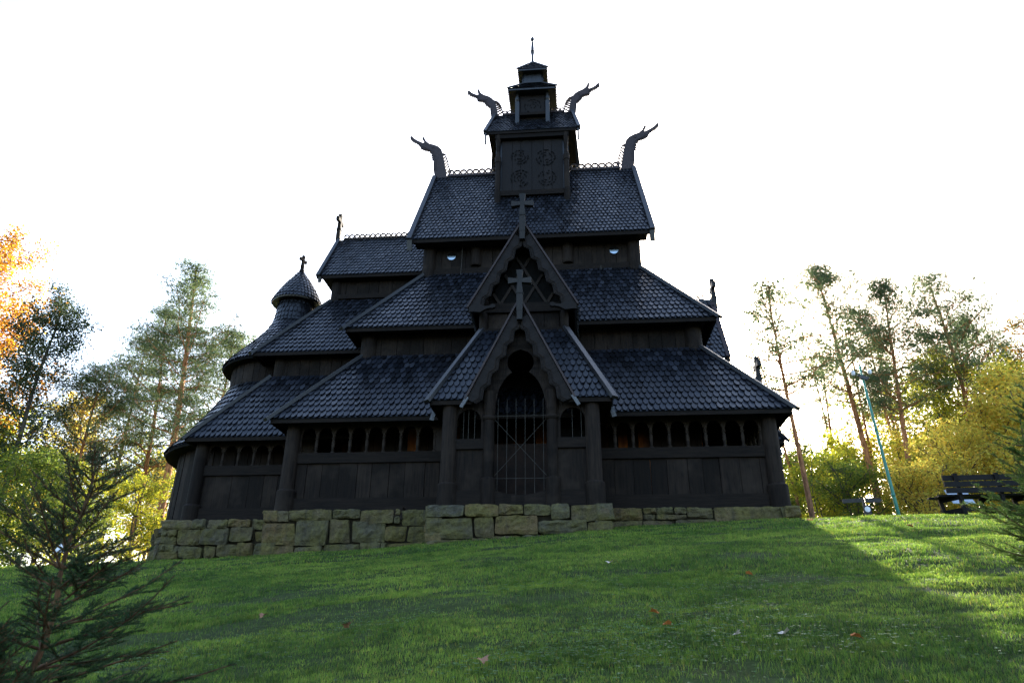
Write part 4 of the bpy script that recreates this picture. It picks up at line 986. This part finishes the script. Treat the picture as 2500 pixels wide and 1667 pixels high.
def leafy_meshes(seed, H, cb, Rm, leaf=.11, nleaf=16000, lean=(0, 0), r0=.14, nl=26, spread=.35, multi=1):
    rg = np.random.default_rng(seed); t = MB(); pts = []
    for mstem in range(multi):
        off = np.array([0, 0, 0.]) if multi == 1 else np.array([rg.uniform(-.3, .3), rg.uniform(-.3, .3), 0])
        lx, ly = (lean if multi == 1 else (rg.uniform(-Rm, Rm)*.6, rg.uniform(-Rm, Rm)*.6)); n = 9; ph = rg.uniform(0, 6)
        tp = [off+np.array([lx*(i/n)**1.4+.12*math.sin(i+ph)*i/n, ly*(i/n)**1.4, H*i/n]) for i in range(n+1)]
        t.tube(tp, [r0/multi**.5*(1-.85*i/n)+.008 for i in range(n+1)], 7)
        for i in range(max(6, nl//multi)):
            k = cb+(1-cb)*(i+.5)/max(6, nl//multi); f = k*n; j = min(int(f), n-1); p = tp[j]*(1-f+j)+tp[j+1]*(f-j)
            rel = (k-cb)/(1-cb); L = Rm*(.45+.55*math.sin(math.pi*min(1, rel*.8+.2)))*rg.uniform(.6, 1.1); az = i*2.4+rg.uniform(-.5, .5)
            pt = path(p, (math.cos(az), math.sin(az), rg.uniform(.15, .7)+.4*rel), L, 5, .15, rg, .06); t.tube(pt, [.035*(1-.8*q/5)*(1.2-k) + .006 for q in range(6)], 5, False)
            for q in range(1, 6):
                for _ in range(3):
                    sb = path(pt[q], nz(pt[q]-pt[q-1])+rg.normal(size=3)*.6, L*.33*rg.uniform(.4, 1.1), 3, .2, rg); t.tube(sb, [.009, .007, .005, .003], 3, False); pts += sb[1:]
    pts = np.array(pts); idx = rg.integers(0, len(pts), nleaf); C = pts[idx]+rg.normal(size=(nleaf, 3))*[spread*.5, spread*.5, spread*.32]
    C = C[C[:, 2] > .1]
    tm = bpy.data.meshes.new('trunk'); tm.from_pydata(t.v, [], t.f); tm.polygons.foreach_set('use_smooth', [True]*len(tm.polygons)); return tm, quad_mesh('crown', leaf_quads(C, leaf, rg))
def plant(name, meshes, x, y, mats, label, cat, group=None, rz=0, s=1.0, dz=-.1):
    o = empty(name, (x, y, G(x, y)+dz), rz, label, cat, group); o.scale = (s, s, s)
    a_ = link('trunk', meshes[0], None, o); b_ = link('crown', meshes[1], None, o)
    for ob, mm in ((a_, mats[0]), (b_, mats[1])):
        if not ob.data.materials: ob.data.materials.append(mm)
        for sl in ob.material_slots: sl.link = 'OBJECT'; sl.material = mm
    return o
PM = (M['pinebark'], M['pine'])
pA = pine_meshes(1, 15.5, .50, 3.1, (-1.0, 0), .18, 1.15, 50)
pB = pine_meshes(2, 13.8, .48, 3.4, (.5, .2), .16, 1.1, 46)
pH = pine_meshes(9, 19.0, .40, 3.6, (-.6, 0), .18, .8, 50)
pC = pine_meshes(3, 18.2, .40, 2.9, (-.5, 0), .24, 1.25, 60)
pD = pine_meshes(4, 17.0, .32, 2.9, (-.8, 0), .17, 1.2, 60)
pE = pine_meshes(5, 16.5, .55, 2.5, (.3, 0), .13, .36, 28)
pF = pine_meshes(6, 10.6, .55, 2.3, (-.5, 0), .11, .6, 34)
pG = pine_meshes(8, 12.4, .66, 1.8, (-.9, .2), .10, .35, 22)
GR, GL = 'pines standing right of the church', 'pines standing left of the church'
plant('pine_tree', pF, 9.5, 4.0, PM, 'slender forked pine closest to the right corner of the church', 'pine tree', GR)
plant('pine_tree', pG, 12.1, 14.0, PM, 'thin pine with a leaning stem just behind the slender forked one', 'pine tree', GR, 0, 1.0)
plant('pine_tree', pA, 15.1, 12, PM, 'tall pine with bare reddish trunk left of the green lamp post', 'pine tree', GR)
plant('pine_tree', pE, 17.6, 18, PM, 'pine with thinner trunk directly behind the top of the green lamp post', 'pine tree', GR, 1.0, .95)
plant('pine_tree', pA, 15.7, 10, PM, 'pine with reddish trunk right of the green lamp post', 'pine tree', GR, 3.3, .86)
plant('pine_tree', pE, 20.8, 22, PM, 'distant pine between the lamp post and the reddish trunk right of it', 'pine tree', GR, 2.0, 1.05)
plant('pine_tree', pB, 20.1, 12, PM, 'broad crooked pine above the yellow bushes and the bench', 'pine tree', GR, 2.6, 1.05)
plant('pine_tree', pE, 17.6, 24, PM, 'pale hazy pine between the forked pine and the tallest one', 'pine tree', GR, 0, 1.0)
plant('pine_tree', pG, 14.2, 27, PM, 'small distant pine top beside the cross at the church corner', 'pine tree', GR, 3.0, 1.2)
plant('pine_tree', pE, 24.5, 17, PM, 'far pine at the right edge behind orange foliage', 'pine tree', GR, 5.0, .85)
plant('pine_tree', pH, 24.5, 30, PM, 'far pine crown filling the gap behind the lamp post top', 'pine tree', GR, 1.0, 1.0)
plant('pine_tree', pE, 22.6, 25, PM, 'thin far pine right of the lamp post top', 'pine tree', GR, 1.7, 1.02)
plant('pine_tree', pA, 26.0, 23, PM, 'straight far pine behind the golden bushes and the crooked pine', 'pine tree', GR, 2.9, 1.08)
plant('pine_tree', pH, 20.2, 31, PM, 'far pine crown showing between the two reddish trunks', 'pine tree', GR, 5.6, .92)
plant('pine_tree', pH, 29.0, 29, PM, 'far pine crown right of the reddish trunks', 'pine tree', GR, 2.5, .98)
plant('pine_tree', pH, 33.5, 30, PM, 'far pine crown behind the crooked pine', 'pine tree', GR, 4.0, .95)
plant('pine_tree', pC, -19.3, 12, PM, 'tallest pine with sunlit orange trunk next to the church apse', 'pine tree', GL)
plant('pine_tree', pD, -22.4, 15, PM, 'dense pine directly left of the tallest orange-trunked pine', 'pine tree', GL)
plant('pine_tree', pD, -25.4, 17, PM, 'bushy pine with rounded top left of the dense pine pair', 'pine tree', GL, 2.0, .93)
plant('pine_tree', pB, -23.6, 11, PM, 'low broad pine with drooping limbs behind the spruce sapling', 'pine tree', GL, 1.2, .85)
plant('pine_tree', pA, -21.0, 19, PM, 'background pine seen between the two tallest left pines', 'pine tree', GL, 2.4, 1.08)
plant('pine_tree', pD, -14.6, 21, PM, 'pine whose top peeps out beside the apse turret', 'pine tree', None, .6, 1.12)
# broadleaved trees
lA = leafy_meshes(11, 20, .22, 4.6, .17, 30000, (-2, 0), .3, 44, .6)
lB = leafy_meshes(12, 12, .2, 3.2, .13, 20000, (.8, 0), .16, 32, .5)
lC = leafy_meshes(13, 5.2, .1, 2.0, .10, 10500, (0, 0), .07, 30, .38, 4)
lD = leafy_meshes(14, 13.8, .36, 3.1, .11, 24000, (.3, 0), .17, 34, .5)
lF = leafy_meshes(16, 4.8, .12, 2.1, .10, 12500, (0, 0), .07, 30, .42, 3)
lE = leafy_meshes(15, 3.6, .05, 1.8, .09, 9000, (0, 0), .05, 26, .36, 5)
plant('maple_tree', lA, -29.3, 10, (M['bark'], M['orange']), 'tall glowing orange maple at the left edge of the picture', 'maple tree', None, 0, .95)
plant('broadleaf_tree', lD, -24.6, 8, (M['bark'], M['olive']), 'dark olive tree with slanting forked trunk beside the orange maple', 'tree')
plant('broadleaf_tree', lB, -28.5, 16, (M['bark'], M['yellow']), 'sunlit yellow tree behind the slanting dark trunk on the left', 'tree', 'yellow autumn trees', 1.0, .95)
plant('broadleaf_tree', lB, -24.5, 20, (M['bark'], M['yellow']), 'lower yellow tree glowing between the left pine trunks', 'tree', 'yellow autumn trees', 2.5, .72)
plant('broadleaf_tree', lB, 19.6, 12.5, (M['bark'], M['yg']), 'yellow-green tree at the right behind the spruce', 'tree', 'yellow autumn trees', 3.3, .82)
plant('maple_tree', lB, 23.6, 11, (M['bark'], M['orange']), 'orange-topped maple at the upper right edge behind the pines', 'maple tree', None, .5, .98)
GB = 'autumn bushes behind the crest'
k = 0
bush = [
 ('bush', lC, 12.3, 11.5, 'yg', 'yellow-green bush just right of the church corner', 0, .95),
 ('bush', lC, 14.6, 13.5, 'yg', 'yellowish bush behind the small fingerpost sign', 1.2, 1.1),
 ('bush', lF, 15.6, 9.5, 'yg', 'yellow-green bush around the foot of the lamp post', 2.0, .85),
 ('bush', lC, 17.6, 12.0, 'yellow', 'yellow bush right of the lamp post foot', 3.0, 1.15),
 ('bush', lF, 16.2, 6.4, 'yellow', 'bright yellow bush directly behind the bench backrest', 4.0, 1.0),
 ('bush', lC, 18.6, 7.4, 'yellow', 'large golden bush behind the right half of the bench', 5.0, 1.25),
 ('bush', lF, 21.2, 9.0, 'yellow', 'tall golden bush rising at the right edge above the bench', .4, 1.5),
 ('bush', lC, 22.8, 13.0, 'yg', 'tall yellow-green bush behind the golden one at the right edge', 1.1, 1.8),
 ('bush', lF, 19.5, 14.5, 'yg', 'yellow-green bush between the lamp post and the golden bushes', 5.1, 1.35),
 ('bush', lE, 14.2, 5.6, 'yellow', 'low golden bush left of the bench', 1.4, .95),
 ('bush', lE, 12.6, 8.2, 'green', 'low dark green bush between sign and church corner', 2.4, 1.1),
 ('bush', lF, 11.6, 15.0, 'green', 'green bush seen low behind the forked pine', 3.4, 1.25),
 ('bush', lE, 18.4, 4.2, 'green', 'green shrub at the right edge behind the spruce', 1.9, .9),
 ('bush', lC, -17.0, 7.0, 'yg', 'yellow-green bush beside the stone corner of the apse', .8, .9),
 ('bush', lF, -20.4, 8.0, 'yg', 'mixed green and yellow bush behind the spruce sapling top', 1.7, 1.0),
 ('bush', lC, -19.8, 4.2, 'green', 'green hedge bush left of the spruce sapling stem', 2.7, .95),
 ('bush', lF, -22.6, 5.8, 'green', 'broad green hedge bush under the slanting dark tree', 3.6, 1.1),
 ('bush', lC, -25.8, 7.0, 'yg', 'yellowish hedge bush at the left edge under the orange maple', 4.6, 1.35),
 ('bush', lE, -16.6, 2.4, 'green', 'low dark green bush above the far end of the left lawn', 5.4, .8),
 ('bush', lC, 15.6, 19.5, 'yg', 'tall yellow-green bush far behind the fingerpost', 2.6, 1.5),
 ('bush', lF, 18.8, 18.5, 'yellow', 'tall yellow bush far behind the reddish pine trunks', 3.9, 1.55),
 ('bush', lC, 13.0, 21.0, 'green', 'tall green bush far behind the slender forked pine', 4.7, 1.45),
 ('bush', lE, -21.5, 2.0, 'yg', 'low yellowish bush at the left picture edge above the lawn', 2.1, .9),
]
for nm, ms, x, y, mt, lb, rz, s_ in bush: plant(nm, ms, x, y, (M['bark'], M[mt]), lb, 'bush', GB, rz, s_)
# far wood as one mass
C = []
for i in range(46):
    x = -70+i*3.2+rng.uniform(-1.5, 1.5); y = 34+rng.uniform(-5, 10)
    if -16 < x < 14: y += 6
    h = rng.uniform(10, 15)*(1.15 if x > 24 or x < -24 else .92)
    for q in range(20): C.append(np.array([x, y, G(x, y)])+[rng.normal()*1.6, rng.normal()*1.6, rng.uniform(5.5, h)]+rng.normal(size=(130, 3))*[.8, .8, .5])
C = np.concatenate(C)
tag(link('far_woodland', quad_mesh('far_woodland', leaf_quads(C, .32)), M['yg']), 'low far woodland mass behind all the trees', 'woodland', None, 'stuff')

# ------------------------------------------------------------------ foreground spruces
def spruce(name, x, y, H, Rm, seed, mat, label, lean=(0, 0), nwh=13, base=.05, nlen=.016, dens=420, ang=(.25, .9), twl=.34, dz=-.02):
    rg = np.random.default_rng(seed); t = MB(); n = 10; root = empty(name, (x, y, G(x, y)+dz), 0, label, 'spruce', 'young spruces in the foreground')
    tp = [np.array([lean[0]*i/n+.015*math.sin(i*1.7), lean[1]*i/n+.012*math.cos(i*1.3), H*i/n]) for i in range(n+1)]
    t.tube(tp, [.022*H/1.8*(1-.85*i/n)+.002 for i in range(n+1)], 8)
    N_ = []
    def needles(pts, d_):
        pts = np.array(pts)
        for a_, b_ in zip(pts, pts[1:]):
            L = np.linalg.norm(b_-a_); m_ = max(2, int(L*d_)); u = rg.random(m_)[:, None]; c = a_+(b_-a_)*u; ax = nz(b_-a_)
            r_ = rg.normal(size=(m_, 3)); r_ -= ax*(r_@ax)[:, None]; r_ /= np.linalg.norm(r_, axis=1)[:, None]; r_[:, 2] += .25
            d = ax*.75+r_*.75; d /= np.linalg.norm(d, axis=1)[:, None]; s_ = np.cross(d, r_); s_ /= np.linalg.norm(s_, axis=1)[:, None]+1e-9
            L2 = nlen*rg.uniform(.7, 1.15, m_)[:, None]; w_ = .0026
            N_.append(np.stack([c-s_*w_/2, c+s_*w_/2, c+d*L2], 1))
    needles([tp[-2], tp[-1]], dens*1.2)
    for i in range(nwh):
        k = base+(1-base)*(i/nwh)**.92; f = k*n; j = min(int(f), n-1); p = tp[j]*(1-f+j)+tp[j+1]*(f-j)
        for b in range(rg.integers(4, 7)):
            az = b*1.15+i*.7+rg.uniform(-.3, .3); L = Rm*(1-k)**.75*rg.uniform(.65, 1.15)+.05
            el = ang[0]+(ang[1]-ang[0])*k
            pt = path(p, (math.cos(az), math.sin(az), el), L, 6, .07, rg, .03); t.tube(pt, [.008*(1-k*.6)*(1-.75*q/6)+.0012 for q in range(7)], 5, False); needles(pt[1:], dens)
            for q in range(1, 6):
                ax = nz(pt[q+1]-pt[q]); sd = nz(np.cross(ax, [0, 0, 1]))
                for sg in (-1, 1):
                    for rep in range(2):
                        fr = rg.random(); o_ = pt[q]*(1-fr)+pt[q+1]*fr; tl = L*twl*(1-(q+fr)/6.6)*rg.uniform(.6, 1.1)
                        if tl < .02: continue
                        tw = path(o_, ax*.8+sd*sg*.75+rg.normal(size=3)*.12, tl, 3, .08, rg, .03); t.tube(tw, [.0025, .002, .0015, .001], 4, False); needles(tw, dens)
                        if k > .6 and rep == 1 and name == 'spruce_sapling': continue
                        if tl > .12:
                            for r3 in (1, 2):
                                for sg2 in (-1, 1): needles(path(tw[r3], nz(tw[r3]-tw[r3-1])*.8+sd*sg2*.6, tl*.4, 2, .08, rg), dens)
    t.build('stem', M['twig'], root, True); link('needles', tri_mesh('needles', np.concatenate(N_)), mat, root)
    return root
spruce('spruce_sapling', -1.40, -18.6, 1.64, 1.0, 31, M['spruce'], 'sparse dark young spruce in front of the left end of the church', (.10, 0), 17, .02, .017, 1000, (.05, .7), .36)
spruce('spruce_sapling', -1.40, -19.0, .92, .80, 32, M['spruce'], 'low dark bushy spruce in the bottom left corner of the picture', (0, 0), 15, .02, .019, 1000, (.25, .8), .40)
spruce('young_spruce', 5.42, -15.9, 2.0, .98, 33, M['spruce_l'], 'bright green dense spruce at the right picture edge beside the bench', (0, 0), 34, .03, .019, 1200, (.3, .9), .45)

# ------------------------------------------------------------------ bench
bx, by = 9.42, -5.55; bz = G(10, -5.3)
B = empty('bench', (bx, by, bz), R(-3), 'dark wooden bench with slatted back seen from behind on the crest', 'bench')
def part(name, fn_, mat, parent, smooth=False):
    m_ = MB(); fn_(m_); return m_.build(name, mat, parent, smooth)
for i in range(3):
    z = .48+i*.145; part('back_slat', lambda m_: m_.beam((0, .02+.03*i-.06, z), (2.05, .02+.03*i-.06, z), .035, .115), M['benchwood'], B)
for i in range(3): part('seat_slat', lambda m_: m_.beam((-.12+.1*(i == 2)*-1, .16+i*.14, .40), (2.15, .16+i*.14, .40), .12, .04), M['benchwood'], B)
for x in (.25, 1.1, 1.8):
    part('back_post', lambda m_: m_.beam((x+.10, .12, -.02), (x, -.03, .86), .085, .06, (0, 1, 0)), M['benchwood'], B)
    part('leg', lambda m_: m_.beam((x-.14, .52, -.02), (x-.2, .5, .38), .08, .06, (0, 1, 0)), M['benchwood'], B)
    def fr_(m_): m_.beam((x-.15, .50, .07), (x+.08, .10, .07), .05, .12); m_.beam((x-.2, .56, .345), (x+.05, .02, .345), .05, .08)
    part('leg_brace', fr_, M['benchwood'], B)
part('stretcher', lambda m_: m_.beam((.3, .1, .09), (1.85, .1, .09), .05, .07), M['benchwood'], B)

# info board
ix, iy = 11.0, -3.0; O = empty('information_board', (ix, iy, G(ix, iy)), R(8), 'pale tilted information panel on a thin post behind the bench', 'information board')
part('post', lambda m_: m_.beam((.05, 0, -.1), (.05, 0, .72), .05, .05, (0, 1, 0)), M['darkmetal'], O)
part('panel', lambda m_: m_.hexa([(-.28, -.1, .46), (.30, -.1, .46), (.30, -.08, .45), (-.28, -.08, .45)], [(-.30, .12, .84), (.28, .12, .84), (.28, .14, .83), (-.30, .14, .83)]), M['sheet'], O)
# left small white board
ix, iy = -11.0, -5.6; O = empty('information_board', (ix, iy, G(ix, iy)), R(-10), 'small white sign board half hidden behind the left spruce sapling', 'information board')
part('post', lambda m_: m_.beam((0, 0, -.1), (0, 0, .42), .05, .05, (0, 1, 0)), M['darkmetal'], O)
part('panel', lambda m_: m_.hexa([(-.16, -.05, .36), (.16, -.05, .36), (.16, -.03, .35), (-.16, -.03, .35)], [(-.16, .1, .60), (.16, .1, .60), (.16, .12, .59), (-.16, .12, .59)]), M['whitemetal'], O)
# lamp post
lx, ly = 11.62, 2.0; O = empty('lamp_post', (lx, ly, G(lx, ly)-.3), 0, 'tall slender green pole with small white floodlights at its top', 'lamp post')
pz = [(0, 0, 0), (-.12, 0, 2.0), (-.24, 0, 4.2), (-.36, 0, 6.45)]
part('pole', lambda m_: (m_.tube(pz, [.062, .055, .045, .035], 14), m_.tube([(-.118, 0, 1.9), (-.125, 0, 2.0)], [.062, .062], 14), m_.tube([(-.235, 0, 4.1), (-.243, 0, 4.2)], [.052, .052], 14)), M['greenmetal'], O, True)
part('clamp', lambda m_: (m_.beam((-.50, -.02, 6.10), (-.14, -.02, 5.98), .06, .06), m_.beam((-.44, -.05, 6.02), (-.2, -.05, 5.94), .05, .10)), M['darkmetal'], O)
for sx, z in ((-.62, 6.20), (-.06, 6.24)):
    part('floodlight', lambda m_: m_.lathe((sx, 0, z-.12), [(.015, 0), (.05, .02), (.065, .07), (.06, .15), (.035, .19), (.001, .20)], 16), M['whitemetal'], O, True)
# fingerpost
sx_, sy_ = 11.3, 4.0; O = empty('signpost', (sx_, sy_, G(sx_, sy_)-.2), R(5), 'low fingerpost with two grey arms and a round white disc left of the green pole', 'signpost')
part('post', lambda m_: m_.beam((.12, 0, 0), (-.02, 0, 2.15), .07, .07, (0, 1, 0)), M['grayboard'], O)
for u0, u1, z0, z1 in ((-.75, -.08, 2.02, 2.06), (.04, .66, 2.06, 2.06)):
    part('arm', lambda m_: m_.plate([(u0, z0-.07), (u1, z1-.07), (u1, z1+.07), (u0, z0+.07)] if u0 < 0 else [(u0, z0-.07), (u1-.12, z1-.07), (u1, z1), (u1-.12, z1+.07), (u0, z0+.07)], (0, -.06, 0), (1, 0, 0), (0, 0, 1), (0, 1, 0), .03), M['grayboard'], O)
part('plaque', lambda m_: m_.box(-.08, .18, -.08, -.05, 1.55, 1.88), M['grayboard'], O)
part('disc', lambda m_: m_.plate([(.05+.1*math.cos(i*math.pi/10), 1.74+.1*math.sin(i*math.pi/10)) for i in range(20)], (0, -.095, 0), (1, 0, 0), (0, 0, 1), (0, 1, 0), .012), M['whitemetal'], O)

# ------------------------------------------------------------------ fallen leaves
lm = {'o': simple('orange_dead_leaf', (.45, .14, .03), .7), 'b': simple('brown_dead_leaf', (.22, .10, .05), .7), 'w': simple('pale_dead_leaf', (.45, .38, .32), .7)}
LV = [(1.64, -13.0, 'w', .05, 'pale curled leaf below the porch in the upper lawn'), (3.0, -14.3, 'o', .045, 'orange leaf in the middle of the right-hand lawn shade'),
      (1.85, -15.96, 'o', .05, 'orange leaf above the clover patch'), (1.90, -16.34, 'o', .045, 'bright orange leaf at the left end of the clover patch'),
      (.60, -17.01, 'b', .055, 'light brown upright leaf at the bottom centre edge'), (2.63, -16.8, 'w', .06, 'pale narrow leaf right of the clover patch'),
      (-1.81, -14.97, 'b', .05, 'brown leaf in the left part of the lawn'), (-.74, -15.71, 'b', .05, 'tan leaf below and right of the brown one in the left lawn'),
      (6.3, -10.6, 'o', .06, 'orange leaf on the sunlit grass'), (3.03, -16.97, 'o', .045, 'small orange-brown leaf at the lower right of the lawn'),
      (2.31, -16.82, 'w', .035, 'tiny pale leaf below the clover patch'), (6.1, -6.6, 'o', .08, 'reddish leaf near the shadow edge on the crest')]
for i, (x, y, c, s_, lb) in enumerate(LV):
    m_ = MB(); rr_ = random.Random(i+40); n_ = 14; o_ = []
    for q in range(n_):
        t = 2*math.pi*q/n_; r_ = (1 if q % 2 == 0 else .62)*s_*rr_.uniform(.8, 1.15); 
        if c == 'w' and i == 5: r_ *= abs(math.cos(t))*.8+.25
        o_.append((r_*math.cos(t), r_*math.sin(t), .35*r_*math.cos(2*t)+.01))
    m_.add(o_+[(0, 0, .0)], [(q, (q+1) % n_, n_) for q in range(n_)]); a_ = [(p[0], p[1], p[2]-.002) for p in o_]
    m_.tube([(0, 0, 0), (-s_*.9, .01, .012), (-s_*1.5, .02, .02)], [.002, .0015, .001], 4)
    o = m_.build('fallen_leaf', lm[c]); o.location = (x, y, G(x, y)+.055); o.rotation_euler = (rr_.uniform(-.4, .6), rr_.uniform(-.4, .4), rr_.uniform(0, 6)); tag(o, lb, 'fallen leaf', 'fallen leaves on the lawn')
